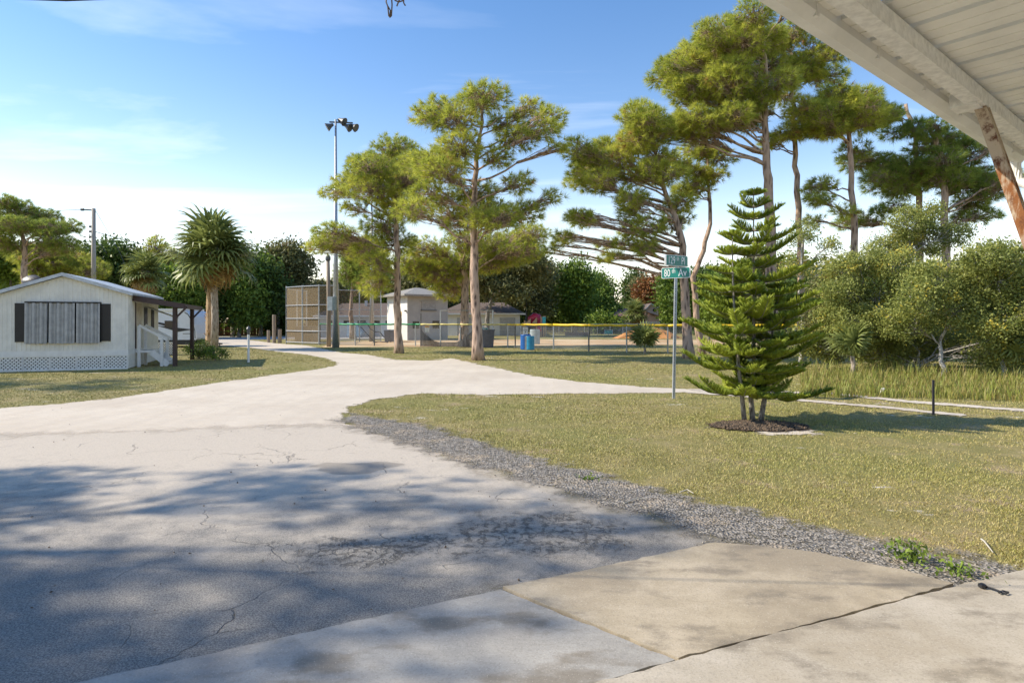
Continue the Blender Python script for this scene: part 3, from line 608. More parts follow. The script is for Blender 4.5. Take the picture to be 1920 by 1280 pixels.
# scrub oaks along the track
GS = 'scrub oaks along the sandy track'
def scrub(label, Y, trunk, cl, seed, leaf=L_SCRUB, bark_m=B_PALE, r0=.08, size=.036, dens=1.0, leaf_per=90):
    tree('scrub_oak', label, 'scrub oak', Y, trunk, r0, .02, cl, seed, bark_m, leaf, 'leaf', dens*7.5, size, GS, .45, leaf_per=leaf_per, low=.3, twig_r=.007, cl_sig=.13)
scrub('pale-trunked scrub oak with crooked fork in the tall grass', 16.4, [(1768, 706), (1766, 660), (1769, 625), (1785, 600), (1800, 570)],
      [(1700, 560, 42, 36), (1745, 530, 46, 36), (1790, 520, 48, 40), (1835, 540, 44, 40), (1720, 605, 40, 30), (1770, 580, 44, 34), (1820, 590, 44, 32), (1860, 575, 36, 34), (1690, 600, 30, 26)], 101)
scrub('scrub oak with yellowing leaves left of the pale forked trunk', 18, [(1660, 697), (1655, 640), (1650, 590), (1650, 540)],
      [(1590, 510, 44, 34), (1630, 490, 46, 32), (1670, 500, 42, 34), (1600, 560, 46, 36), (1645, 560, 44, 36), (1575, 600, 40, 34), (1620, 615, 42, 32), (1665, 630, 36, 30), (1560, 545, 30, 28)], 102)
scrub('tall yellow-leaved scrub tree poking above the thicket', 19.5, [(1715, 690), (1712, 600), (1708, 500), (1705, 440)],
      [(1690, 420, 34, 28), (1725, 405, 36, 28), (1700, 460, 40, 30), (1745, 450, 40, 30), (1670, 465, 34, 26), (1775, 440, 32, 24)], 103, size=.034)
scrub('scrub oak in deep shade under the awning post', 16, [(1880, 708), (1882, 650), (1878, 590), (1875, 520)],
      [(1860, 480, 40, 32), (1900, 490, 44, 36), (1880, 530, 44, 36), (1915, 560, 44, 40), (1890, 600, 42, 34), (1930, 620, 40, 40), (1845, 620, 34, 28), (1830, 480, 36, 28)], 104)
scrub('low dense scrub bush beside the small conifer', 19, [(1548, 692), (1550, 650), (1552, 600)],
      [(1535, 590, 34, 32), (1565, 570, 34, 30), (1550, 630, 36, 32), (1590, 640, 36, 28), (1525, 640, 26, 28), (1540, 540, 28, 26)], 105, L_OAK)
scrub('thin airy shrub in front of the straight pine trunk', 20, [(1500, 688), (1502, 600), (1500, 520), (1505, 450)],
      [(1490, 445, 26, 20), (1515, 430, 26, 22), (1500, 490, 28, 24), (1535, 470, 28, 22), (1540, 510, 28, 22), (1480, 500, 20, 20)], 106, dens=.42)
scrub('dark undergrowth bush behind the tall grass', 20.5, [(1700, 686), (1702, 660), (1705, 640)], [(1680, 640, 40, 30), (1720, 650, 40, 28), (1760, 640, 42, 30), (1800, 640, 42, 30), (1840, 645, 42, 30), (1640, 655, 36, 26), (1880, 650, 42, 32)], 107, L_DARK)

scrub('low tangled scrub filling the foot of the thicket behind the tall grass', 17.6, [(1720, 699), (1722, 680), (1724, 660)], [(1545+i*42, 650+(i*37 % 23)-8, 36, 30) for i in range(10)]+[(1600+i*60, 610+(i*29 % 31)-10, 40, 30) for i in range(6)], 108)
# tall grass in front of the scrub
n = 9000; tx = RNG.uniform(1500, 2050, n); ty = RNG.uniform(700, 746, n)+np.maximum(0, (tx-1700)/220*8); Yb = F*HC/(ty-600); P = np.stack([(tx-CX)/F*Yb, Yb], 1)
hgt = RNG.uniform(.18, .42, n)+np.clip((735-ty)/35, 0, 1)*RNG.uniform(.0, .55, n); hgt *= .38+.5*np.abs(np.sin(P[:, 0]*3.1+P[:, 1]*2.3))
a = RNG.uniform(0, 6.28, n); lean = RNG.uniform(.1, .5, n)[:, None]*np.stack([np.cos(a), np.sin(a)], 1); s = np.stack([np.sin(a), -np.cos(a)], 1)*.007
z0 = np.zeros(n); vs = []
for t, wdt in ((0, 1.0), (.45, .9), (.8, .55)):
    c = P+lean*(hgt*t*t)[:, None]; zt = hgt*(t-.18*t*t)
    vs += [np.c_[c-s*wdt, zt], np.c_[c+s*wdt, zt]]
c = P+lean*hgt[:, None]; vs += [np.c_[c, hgt*.8]]; v = np.stack(vs, 1).reshape(-1, 3); b = 7*np.arange(n)[:, None]
f = np.concatenate([b+np.array([[0, 1, 3]]), b+np.array([[0, 3, 2]]), b+np.array([[2, 3, 5]]), b+np.array([[2, 5, 4]]), b+np.array([[4, 5, 6]])], 0)
L_TALL = foliage('tall_grass_blades', (.36, .27, .10), (.27, .31, .06), None, .3)
tag(link('tall_grass', np_mesh('tall_grass', v, f, np.repeat(RNG.uniform(0, 1, n), 7)), L_TALL), 'tall yellow green weeds and grass along the foot of the scrub', 'grass', kind='stuff')

# ---- cabbage palms: every fan leaf is its own part
def fan_mesh(seed, n=26, L=.95, droop=.35):
    R = random.Random(seed); v = []; f = []; rn = []
    def seg(p, q, w0, w1, up):
        d = (q-p); s = d.cross(Vector((0, 0, 1)));
        s = s.normalized() if s.length > 1e-6 else Vector((1, 0, 0)); b = len(v); v.extend([p-s*w0, p+s*w0, q+s*w1, q-s*w1]); f.append((b, b+1, b+2, b+3)); rn.extend([up]*4)
    pet = [Vector((0, 0, 0)), Vector((.35, 0, .09)), Vector((.72, 0, .06))]
    seg(pet[0], pet[1], .018, .014, .75); seg(pet[1], pet[2], .014, .012, .75)
    hub = pet[2]
    for i in range(n):
        a = math.radians(-150+300*i/(n-1)); l = L*(1-.22*abs(a)/2.6)*R.uniform(.88, 1.08); r = R.uniform(.1, .8)
        d = Vector((math.cos(a), math.sin(a), .10+.12*(i % 2))); p0 = hub; p1 = hub+d*l*.55; d2 = Vector((d.x, d.y, d.z-droop*R.uniform(.8, 1.6))); p2 = p1+d2*l*.28; d3 = Vector((d.x*.8, d.y*.8, -droop*R.uniform(1.6, 3.2))); p3 = p2+d3*l*.22
        seg(p0, p1, .012, .056, r); seg(p1, p2, .050, .028, r); seg(p2, p3, .026, .003, r)
    return np_mesh('frond', np.array([tuple(q) for q in v]), np.array(f), np.array(rn))
L_PALM = foliage('palm_fronds', (.09, .12, .03), (.32, .36, .11), None, .3, .4); L_DEAD = foliage('dead_fronds', (.20, .11, .03), (.42, .30, .11), None, .25)
FAN = [fan_mesh(i) for i in range(4)]
for m_ in FAN: m_.materials.append(L_PALM)
FAND = [fan_mesh(i+9, droop=.8) for i in range(2)]
for m_ in FAND: m_.materials.append(L_DEAD)
B_PALM = bark('palm_bark', (.16, .11, .075), (.42, .35, .28), 12)
def palm(label, base, height, crown_r, nl, seed, boots=True, second=None, dead=10, group='cabbage palms', flat=0.0):
    R = random.Random(seed); root = empty('palm_tree', base, label, 'palm tree', group); x, y, _ = base
    mb = MB(); hp = [(x, y, -.05), (x+.03, y, height*.33), (x-.02, y, height*.66), (x, y, height)]
    mb.tube(hp, [.21, .18, .165, .2], 12); mb.build('trunk', B_PALM, root, True)
    if second:
        mb = MB(); mb.tube([(x+second, y+.25, -.05), (x+second*.9, y+.25, height*.5), (x+second*.5, y+.15, height*.97)], [.18, .16, .15], 10)
        for k in range(70):
            a = R.uniform(0, 6.28); t = R.random(); c = Vector((x+second*(1-.3*t), y+.25, height*t*.95)); d = Vector((math.cos(a), math.sin(a), .9)); mb.bar(c+d*.1, c+d*.26, .07, .025)
        mb.build('booted_trunk', bark('boot_bark%d' % seed, (.25, .14, .07), (.55, .38, .22), 10), root)
    mb = MB()
    for k in range(36):
        a = R.uniform(0, 6.28); zt = height-R.uniform(0, .9); d = Vector((math.cos(a), math.sin(a), 1.1)); c = Vector((x, y, zt)); mb.bar(c+d*.12, c+d*.34, .07, .025)
    mb.build('leaf_boots', bark('crown_boots%d' % seed, (.15, .09, .05), (.48, .36, .24), 10), root)
    for k in range(nl+dead):
        isd = k >= nl; t = (k+.5)/nl if not isd else 1.0
        el = math.radians(84-122*t**.75+R.uniform(-9, 9)) if not isd else math.radians(R.uniform(-78, -42))
        o = bpy.data.objects.new('frond' if not isd else 'dead_frond', FAND[k % 2] if isd else FAN[k % 4]); COL.objects.link(o); o.parent = root
        sc = crown_r/1.62*R.uniform(.86, 1.08)*(.8 if isd else 1); o.scale = (sc, sc, sc); o.location = (0, 0, height-.05-.25*t)
        o.rotation_euler = (R.uniform(-.5, .5), -el, k*2.39996+R.uniform(-.2, .2))
    return root
g = G(402, 655); palm('tall cabbage palm with paired trunks beside the camper', (g.x, g.y, 0), 5.2, 2.5, 44, 5, second=-.42, dead=7)
q = W(272, 508, 36); palm('small cabbage palm with skirt of brown dead fronds behind the home', (q.x, 36, 0), q.z, 1.45, 30, 6, dead=26)
q = W(1192, 585, 68); palm('cabbage palm in front of the pink house', (q.x, 68, 0), q.z, 1.7, 34, 7, dead=6)
def palmetto(label, base, n, r, seed, zt=.25):
    R = random.Random(seed); root = empty('palmetto', base, label, 'palmetto', 'low palmettos'); mb = MB(); mb.tube([(base[0], base[1], -.02), (base[0]+.03, base[1], zt*.6), (base[0], base[1], zt)], [.07, .06, .05], 7); mb.build('stem', B_PALM, root)
    for k in range(n):
        o = bpy.data.objects.new('frond', FAN[k % 4]); COL.objects.link(o); o.parent = root; sc = r/1.6*R.uniform(.8, 1.1); o.scale = (sc,)*3
        o.location = (0, 0, zt); o.rotation_euler = (R.uniform(-.4, .4), -math.radians(R.uniform(28, 82)), k*2.39996)
g = G(1205, 661); palmetto('dark spiky palmetto clump at the yellow-topped fence', (g.x, g.y-.4, 0), 17, 1.25, 3)
g = G(1598, 705); palmetto('bright palmetto in the tall grass beside the small conifer', (g.x, g.y, 0), 11, .95, 4, .55)
g = G(1925, 712); palmetto('palmetto in the scrub under the awning post', (g.x, g.y, 0), 12, 1.0, 8, .5)

# ---- the three-stemmed Norfolk Island pine
def norfolk():
    Y0 = 9.2; m = Y0/F; R = random.Random(77); rng = np.random.default_rng(77); base = G(1412, 789)
    root = empty('norfolk_pine', (base.x, base.y, 0), 'young three-stemmed Norfolk Island pine in a mulch bed', 'conifer'); tb = MB(); VA = []; FA = []; RA = []; nb = 0
    def branchlets(path, L0, tone):
        nonlocal nb
        n = max(10, int(sum((path[i+1]-path[i]).length for i in range(len(path)-1))/.021)); A = []; D = []; Ls = []
        for i in range(n):
            t = .16+.84*i/(n-1); k = min(len(path)-2, int(t*(len(path)-1))); u = t*(len(path)-1)-k; p = path[k].lerp(path[k+1], u); d = (path[k+1]-path[k]).normalized()
            sd = d.cross(Vector((0, 0, 1))).normalized(); up = sd.cross(d)
            for sgn in (-1, 1):
                dv = (d*R.uniform(.55, .8)+sd*sgn*R.uniform(.6, .85)+up*R.uniform(.30, .55)).normalized()
                A.append(p); D.append(dv); Ls.append(L0*(.42+.58*math.sin(math.pi*min(1, .22+.74*t)))*R.uniform(.8, 1.12))
        A.append(path[-1]); D.append((path[-1]-path[-2]).normalized()); Ls.append(L0*.5)
        A = np.array(A); D = np.array(D); Ls = np.array(Ls)[:, None]; K = len(A); x = unit(np.cross(D, rand_unit(rng, K))); y = np.cross(D, x); vs = []
        mid = A+D*Ls*.55; tip = A+D*Ls; tip[:, 2] += .10*Ls[:, 0]
        for p, r in ((A, .006), (mid, .010)):
            for q in range(3): vs.append(p+(x*math.cos(2.094*q)+y*math.sin(2.094*q))*r)
        vs.append(tip); v = np.stack(vs, 1).reshape(-1, 3); b = 7*np.arange(K)[:, None]+nb
        f = np.concatenate([b+np.array([[q, (q+1) % 3, 3+(q+1) % 3]]) for q in range(3)]+[b+np.array([[q, 3+(q+1) % 3, 3+q]]) for q in range(3)]+[b+np.array([[3+q, 3+(q+1) % 3, 6]]) for q in range(3)], 0)
        VA.append(v); FA.append(f); tn = np.clip(tone+rng.normal(0, .12, K), 0, 1); RA.append(np.repeat(tn, 7)); nb += len(v)
        # short awl-like leaves standing off each branchlet
        ns = 15; tt = rng.uniform(.08, .95, (K*ns, 1)); pb = np.repeat(A, ns, 0)+np.repeat(D*Ls, ns, 0)*tt; dd = unit(np.repeat(D, ns, 0)*1.0+rand_unit(rng, K*ns)*.9); sd = unit(np.cross(dd, rand_unit(rng, K*ns)))*.0035
        v = np.stack([pb-sd, pb+sd, pb+dd*.032], 1).reshape(-1, 3); VA.append(v); FA.append(np.arange(len(v)).reshape(-1, 3)+nb); RA.append(np.repeat(np.repeat(tn, ns), 3)); nb += len(v)
    def stem(pts, z_lo, z_hi, reach, seed, tiers, r0):
        P = [W(x, y, Y0)+Vector((0, dy, 0)) for x, y, dy in pts]; P[0].z = -.03
        tb.tube(P, [r0*(1-.85*i/(len(P)-1)) for i in range(len(P))], 9)
        def at(z):
            for i in range(len(P)-1):
                if P[i].z <= z <= P[i+1].z: return P[i].lerp(P[i+1], (z-P[i].z)/(P[i+1].z-P[i].z))
            return P[-1]
        for k in range(tiers):
            u = k/(tiers-1); z = z_lo+(z_hi-z_lo)*u; c = at(z+R.uniform(-.05, .05)*(1-u)); nbr = 7 if u < .6 else 6; a0 = R.uniform(0, 6.28); rr = reach(u)*.92
            for j in range(nbr):
                a = a0+6.283*j/nbr+R.uniform(-.2, .2); L = rr*R.uniform(.6, 1.22); o = Vector((math.cos(a), math.sin(a), 0)); rise = R.uniform(-.08, .2)+.24*u
                path = [c+o*L*t+Vector((0, 0, L*(rise*t*t-.16*math.sin(3.14*t)*(1-u)))) for t in (0, .2, .4, .6, .8, 1)]
                tb.tube(path, [.013, .011, .009, .007, .005, .003], 5, False); branchlets(path, .09+.125*min(1, L/.7), R.uniform(.25, .9))
    stem([(1412, 790, 0), (1408, 745, 0), (1416, 690, .05), (1416, 600, .05), (1413, 480, 0), (1413, 355, 0)], .50, 3.46, lambda u: float(np.interp(u, [0, .08, .18, .3, .45, .56, .68, .8, .9, 1], [.40, .60, .86, 1.02, .96, .80, .62, .48, .36, .18])), 1, 17, .045)
    stem([(1394, 787, -.05), (1386, 745, -.12), (1376, 690, -.2), (1368, 600, -.22), (1365, 520, -.2), (1364, 436, -.2)], .55, 2.82, lambda u: .66*(1-u)**.7+.12, 2, 9, .04)
    stem([(1428, 788, .05), (1440, 740, .1), (1446, 690, .18), (1462, 610, .22), (1468, 540, .2)], .50, 2.05, lambda u: .74*(1-u)**.6+.14, 3, 7, .045)
    me = bpy.data.meshes.new('trunk'); me.from_pydata([tuple(q-root.location) for q in tb.v], [], tb.f); link('trunk', me, bark('norfolk_bark', (.07, .055, .045), (.34, .31, .27), 30), root, True)
    link('crown', np_mesh('crown', np.concatenate(VA)-np.array(root.location), np.concatenate(FA), np.concatenate(RA)), foliage('norfolk_foliage', (.10, .18, .018), (.44, .50, .06), None, .34), root)
norfolk()

# ---- clipped shrubs beside the mobile home
def shrub(label, Y, cl, seed, leaf, size):
    tree('shrub', label, 'shrub', Y, [(cl[0][0], 600+F*HC/Y), (cl[0][0]+1, 600+F*HC/Y-10), (cl[0][0], cl[0][1])], .04, .02, cl, seed, B_OAK, leaf, 'leaf', 9, size, 'shrubs beside the palm', .3, leaf_per=60, low=.1, twig_r=.008)
shrub('dark clipped shrub at the foot of the paired palm trunks', 24.2, [(372, 655, 15, 13), (385, 652, 15, 14), (360, 655, 10, 13), (378, 664, 16, 9)], 1, L_DARK, .035)
shrub('small bright-leaved shrub in front of the dark clipped shrub', 23.2, [(403, 662, 16, 11), (390, 664, 12, 9), (415, 664, 12, 8)], 2, L_GREEN, .035)
# ------------------------------------------------------------------ built things
M_WHITE = plain('white_siding', (.74, .72, .66), .6, .08, 3, bump=.1); M_TRIM = plain('white_trim', (.74, .73, .70), .5, .06); M_BLACK = plain('black_paint', (.012, .012, .014), .45)
M_GREYROOF = plain('grey_metal_roof', (.42, .44, .46), .45, .12, 3); M_GALV = plain('galvanised_steel', (.42, .44, .46), .42, .14, 12, .7); M_DKSTEEL = plain('dark_steel', (.11, .115, .12), .5, .1, 9, .4)
M_BROWN = plain('brown_paint', (.055, .030, .028), .5); M_WOODPOLE = plain('weathered_pole_wood', (.27, .22, .17), .9, .25, 8, bump=.5, stretch=(1, 1, .1)); M_SHADE_STUCCO = plain('shaded_stucco', (.36, .345, .32), .9, .07, 2)
M_STUCCO = plain('white_stucco', (.74, .72, .68), .85, .05, 2); M_SHINGLE = plain('brown_shingle', (.14, .105, .085), .9, .25, 9, bump=.5); M_GSHINGLE = plain('grey_shingle', (.28, .265, .24), .9, .2, 9, bump=.5)
M_GLASS = plain('dark_glass', (.02, .022, .025), .12, .1); M_FENCEWOOD = plain('cedar_fence', (.30, .13, .055), .85, .25, 7, stretch=(1, 1, .2)); M_PINK = plain('pink_stucco', (.60, .43, .38), .9, .06)
M_CREAM = plain('cream_stucco', (.72, .62, .54), .9, .05)

# ---- white mobile home
H0 = G(240, 691.5); A20 = math.radians(20); EU = Vector((math.cos(A20), math.sin(A20), 0)); EV = Vector((-math.sin(A20), math.cos(A20), 0)); HW = 3.45; HL = 4.6
HO = H0-EU*HW
def hl(u, v, z): return HO+EU*u+EV*v+Vector((0, 0, z))
home = empty('mobile_home', HO, 'white single-wide mobile home with corrugated window awnings and lattice skirt', 'mobile home')
def hbox(u0, u1, v0, v1, z0, z1, name, mat, parent=home):
    mb = MB(); mb.obox(hl((u0+u1)/2, (v0+v1)/2, (z0+z1)/2), EU*(u1-u0)/2, EV*(v1-v0)/2, Vector((0, 0, (z1-z0)/2))); return mb.build(name, mat, parent)
ZE_L, ZE_R, ZP, UP = 2.28, 2.37, 2.90, 1.74
mb = MB(); mb.prism([hl(0, 0, .46), hl(HW, 0, .46), hl(HW, 0, ZE_R), hl(UP, 0, ZP), hl(0, 0, ZE_L)], EV*HL); wall = mb.build('wall', M_WHITE, home)
mb = MB()                                            # pressed vertical ribs of the siding
for k in range(29):
    u = .06+k*.118; zt = (ZE_L+(ZP-ZE_L)*u/UP if u < UP else ZP+(ZE_R-ZP)*(u-UP)/(HW-UP))-.02
    mb.obox(hl(u, -.004, (.62+zt)/2), EU*.02, EV*.012, Vector((0, 0, (zt-.62)/2)))
for k in range(46):
    v = .08+k*.122
    if v < HL-.05: mb.obox(hl(HW+.004, v, (.62+ZE_R-.03)/2), EV*.018, EU*.005, Vector((0, 0, (ZE_R-.65)/2)))
tag(mb.build('siding_rib', M_WHITE, wall), kind='stuff')
hbox(-.01, HW+.01, -.02, HL, .46, .60, 'base_trim', M_TRIM)
mb = MB()
for (ua, za, ub, zb) in ((-.30, ZE_L-.09, UP, ZP+.03), (UP, ZP+.03, HW+.16, ZE_R-.02)):
    mb.prism([hl(ua, -.14, za), hl(ub, -.14, zb), hl(ub, -.14, zb+.07), hl(ua, -.14, za+.07)], EV*(HL+.3))
mb.build('roof', M_GREYROOF, home)
mb = MB()
for (ua, za, ub, zb) in ((-.30, ZE_L-.09, UP, ZP+.03), (UP, ZP+.03, HW+.16, ZE_R-.02)):
    mb.prism([hl(ua, -.165, za-.03), hl(ub, -.165, zb-.03), hl(ub, -.165, zb+.075), hl(ua, -.165, za+.075)], EV*.022)
mb.build('fascia', plain('fascia_grey', (.50, .53, .57), .5), home)
# lattice skirt: slats crossing in front of a black board standing in for crawl space shade
hbox(.02, HW-.02, .08, .12, 0, .46, 'crawl_space_shade', M_BLACK)
for p in range(5):
    u0, u1 = .02+p*.684, .02+(p+1)*.684-.012; mb = MB()
    for d in (-1, 1):
        k = -4
        while k*.105 < (u1-u0)+.5:
            a = u0+k*.105 if d > 0 else u0+k*.105+.42; b = a+.42*d; za, zb = .02, .44
            if a > b: a, b, za, zb = b, a, zb, za
            t0 = max(0, (u0-a)/(b-a)); t1 = min(1, (u1-a)/(b-a))
            if t1-t0 > .05: mb.bar(hl(a+(b-a)*t0, .01-.006*d, za+(zb-za)*t0), hl(a+(b-a)*t1, .01-.006*d, za+(zb-za)*t1), .038, .010, up=EV)
            k += 1
    mb.obox(hl((u0+u1)/2, 0, .445), EU*(u1-u0)/2, EV*.016, Vector((0, 0, .02))); mb.obox(hl((u0+u1)/2, 0, .02), EU*(u1-u0)/2, EV*.016, Vector((0, 0, .02)))
    for u in (u0, u1): mb.obox(hl(u, 0, .23), EU*.014, EV*.017, Vector((0, 0, .23)))
    mb.build('lattice_panel', M_TRIM, home)
for k in range(4): hbox(HW-.01, HW+.012+.006*(k % 2), .0, HL, .02+k*.112, .02+k*.112+.108, 'skirt_board', M_WHITE)
# window with dark shutters and three corrugated metal awnings
for (a, b) in ((.515, .80), (2.72, 2.98)): hbox(a, b, -.035, -.012, .89, 2.06, 'shutter', M_BLACK)
hbox(.79, 2.73, -.02, -.005, .86, 2.08, 'window', M_GLASS)
M_CORR = plain('corrugated_metal', (.36, .365, .37), .5, .15, 5, .35)
for (a, b) in ((.79, 1.36), (1.40, 2.06), (2.10, 2.72)):
    mb = MB(); n = int((b-a)/.0475); top = []; bot = []
    for k in range(n+1):
        u = a+(b-a)*k/n; d = .015 if (k//2) % 2 else .075; top.append(hl(u, -.045-d, 2.07)); bot.append(hl(u, -.075-d, .84-.012*((k//2) % 2)))
    for k in range(n): mb.add([top[k], top[k+1], bot[k+1], bot[k], top[k]+EV*.012, top[k+1]+EV*.012, bot[k+1]+EV*.012, bot[k]+EV*.012], [(0, 1, 2, 3), (4, 7, 6, 5), (0, 4, 5, 1), (3, 2, 6, 7), (0, 3, 7, 4), (1, 5, 6, 2)])
    aw = mb.build('window_awning', M_CORR, home); hbox(a-.01, b+.01, -.11, -.012, 2.065, 2.115, 'awning_hood', M_BLACK, aw)
for i, ch in enumerate('7995'):
    a, fs = text_mesh(ch, .15); mb = MB(); mb.add([hl(.07+q.x, -.016, 1.80-i*.155+q.y) for q in a], fs); mb.build('house_number', M_BLACK, home)
hbox(.065, .085, -.03, -.008, 1.98, 2.25, 'thermometer', M_TRIM)
# right side: door, windows, steps, patio roof
hbox(HW, HW+.02, .95, 1.75, .60, 2.12, 'door', plain('door_cream', (.55, .50, .42), .6)); hbox(HW+.002, HW+.03, .9, .95, .6, 2.15, 'door_frame', M_BROWN)
for (a, b) in ((2.15, 2.6), (3.3, 3.7)): hbox(HW+.002, HW+.03, a, b, 1.25, 2.0, 'side_window', M_GLASS)
steps = hbox(HW+.03, HW+.5, .85, 1.85, .47, .54, 'stair_landing', M_TRIM)
for k in range(2): hbox(HW+.51+k*.2, HW+.70+k*.2, .9, 1.8, .30-k*.16, .35-k*.16, 'stair_tread', M_TRIM, steps)
for v in (.88, 1.82):
    mb = MB(); mb.bar(hl(HW+.48, v, .50), hl(HW+.98, v, .04), .035, .2); mb.build('stair_stringer', M_TRIM, steps)
    hbox(HW+.08, HW+.17, v-.045, v+.045, 0, 1.36, 'stair_post', M_TRIM, steps); hbox(HW+.74, HW+.83, v-.045, v+.045, 0, .92, 'stair_post', M_TRIM, steps)
    mb = MB(); mb.bar(hl(HW+.12, v, 1.38), hl(HW+.95, v, .88), .05, .08); mb.build('handrail', M_TRIM, steps)
mb = MB(); mb.prism([hl(HW+.02, 2.1, 2.02), hl(HW+.02, 2.75, 2.02), hl(HW+1.0, 2.75, 1.62), hl(HW+1.0, 2.1, 1.62)], (0, 0, .02)); mb.build('folded_window_awning', plain('awning_grey', (.55, .55, .54), .6), home)
pz = lambda u: 2.30-(u-HW)*.165
mb = MB(); mb.prism([hl(HW+.02, .55, pz(HW)), hl(HW+1.5, .55, pz(HW+1.5)), hl(HW+1.5, 4.6, pz(HW+1.5)), hl(HW+.02, 4.6, pz(HW))], (0, 0, .03)); pr = mb.build('patio_roof', M_GREYROOF, home)
mb = MB(); mb.bar(hl(HW+.02, .53, pz(HW)-.04), hl(HW+1.52, .53, pz(HW+1.5)-.04), .04, .17); mb.bar(hl(HW+1.51, .53, pz(HW+1.5)-.04), hl(HW+1.51, 4.6, pz(HW+1.5)-.04), .04, .15); mb.build('patio_beam', M_BROWN, pr)
for v in (.75, 4.4):
    mb = MB(); u = HW+1.2; mb.bar(hl(u, v, 0), hl(u, v, pz(u)-.02), .11); mb.bar(hl(u+.02, v, 1.62), hl(u+.35, v, pz(u+.35)-.05), .06); mb.build('patio_post', M_BROWN, pr)
# satellite dish on its roof
q = hl(.45, 1.2, 2.62); dish = empty('satellite_dish', (q.x, q.y, q.z-.1), 'small dark satellite dish on the mobile home roof', 'satellite dish'); mb = MB()
rings = []
for i in range(5):
    for k in range(14):
        a = 6.283*k/14; r = .30*i/4; rings.append(q+Vector((r*math.cos(a), r*.35*math.sin(a)+.9*r*r, .22+r*math.sin(a)*.55)))
mb.add(rings, [(i*14+k, i*14+(k+1) % 14, (i+1)*14+(k+1) % 14, (i+1)*14+k) for i in range(4) for k in range(14)]); mb.build('reflector', M_BLACK, dish); mb = MB(); mb.tube([q+Vector((0, .02, -.12)), q+Vector((0, .02, .2))], .025, 6); mb.build('mast', M_DKSTEEL, dish)
# carport of the next home, at the frame edge
cp = empty('carport', hl(-1.2, .6, 0), 'dark open carport with white fascia left of the mobile home', 'carport')
hbox(-3.8, -.33, .2, 5, 2.02, 2.16, 'roof', M_TRIM, cp); hbox(-3.7, -.4, 4.8, 4.9, 0, 2.02, 'interior_shade', M_BLACK, cp)  # black sheet at the back stands in for the shade inside
for u in (-3.6, -.45):
    for v in (.4, 4.6): hbox(u-.04, u+.04, v-.04, v+.04, 0, 2.02, 'post', M_TRIM, cp)
for k in range(3): hbox(-3.5, -.5, .42, .45, .08+k*.17, .22+k*.17, 'rail_board', M_TRIM, cp)
# lattice box beyond the steps
lb = empty('lattice_planter', G(308, 668), 'low white lattice enclosure beside the mobile home steps', 'lattice box'); p0, p1 = G(289, 667), G(329, 666); d = (p1-p0); mb = MB(); n = 11
for k in range(-5, n+1):
    for sgn in (-1, 1):
        a = k/n; b = a+sgn*.42; 
        a2, b2 = (a, b) if sgn > 0 else (a+.42, a)
        t0 = max(0, (0-a2)/(b2-a2)) if b2 > a2 else max(0, (1-a2)/(b2-a2)); t1 = min(1, (1-a2)/(b2-a2)) if b2 > a2 else min(1, (0-a2)/(b2-a2))
        if t1-t0 > .05: mb.bar(p0+d*(a2+(b2-a2)*t0)+Vector((0, -.006*sgn, .03+.5*t0)), p0+d*(a2+(b2-a2)*t1)+Vector((0, -.006*sgn, .03+.5*t1)), .03, .009, up=(0, 1, 0))
mb.build('lattice', M_TRIM, lb); mb = MB(); mb.bar(p0+Vector((0, 0, .56)), p1+Vector((0, 0, .56)), .05); mb.bar(p0, p0+Vector((0, 0, .58)), .05); mb.bar(p1, p1+Vector((0, 0, .58)), .05); mb.build('frame', M_TRIM, lb)
mb = MB(); mb.bar(p1, p1+Vector((.1, .9, 0))+Vector((0, 0, .0)), .04); mb.prism([p0+Vector((0, .1, 0)), p1+Vector((0, .1, 0)), p1+Vector((0, .1, .5)), p0+Vector((0, .1, .5))], (0, .02, 0)); mb.build('shade_board', M_BLACK, lb)  # black board behind the slats stands in for shade within the box

# ---- travel trailer behind the patio
RY = 34.0
def rp(x, y, dy=0): 
    q = W(x, y, RY); q.y += dy; return q
rv = empty('travel_trailer', (rp(320, 652).x, RY+1, 0), 'white travel trailer with black swooshes parked beyond the patio', 'camper')
prof = [(170, 582), (343, 581), (351, 585), (358, 594), (364, 608), (368.5, 624), (369.5, 634), (367, 637), (170, 637)]
mb = MB(); mb.prism([rp(x, y) for x, y in prof], (0, 2.2, 0)); body = mb.build('body', plain('trailer_gelcoat', (.68, .70, .74), .3, .04), rv)
mb = MB(); mb.prism([rp(x, y, .06) for x, y in [(170, 637), (366.5, 637), (362, 646), (170, 647)]], (0, 2.0, 0)); mb.build('underframe', M_BLACK, rv)
mb = MB(); mb.prism([rp(170, 583.5, -.05), rp(345, 582.5, -.05), rp(345, 578.5, -.05), rp(170, 579, -.05)], (0, 2.3, 0)); mb.build('roof', M_TRIM, rv)
def strip(pts, name, mat=M_BLACK, off=-.012):
    mb = MB(); mb.prism([rp(x, y, off) for x, y in pts], (0, .01, 0)); mb.build(name, mat, body)
strip([(293, 603), (314, 607), (314, 612), (293, 606.5)], 'stripe'); strip([(293, 610), (362, 617.5), (334, 622)], 'stripe', off=-.014); strip([(309, 601), (333, 601.5), (333, 614), (309, 614)], 'window', M_GLASS, -.02)
strip([(331, 586), (333, 586), (333, 629), (331, 629)], 'trim_strip', off=-.016); strip([(343, 625), (361, 625), (361, 626), (343, 626)], 'hatch_line', off=-.013); strip([(360, 626), (361, 626), (361, 635), (360, 635)], 'hatch_line', off=-.013)
strip([(346, 584.5), (353, 588.5), (361, 602), (366, 620), (366.5, 634), (365.5, 634), (365, 620), (360, 603), (352, 590), (346, 586)], 'edge_trim', M_DKSTEEL, -.015)
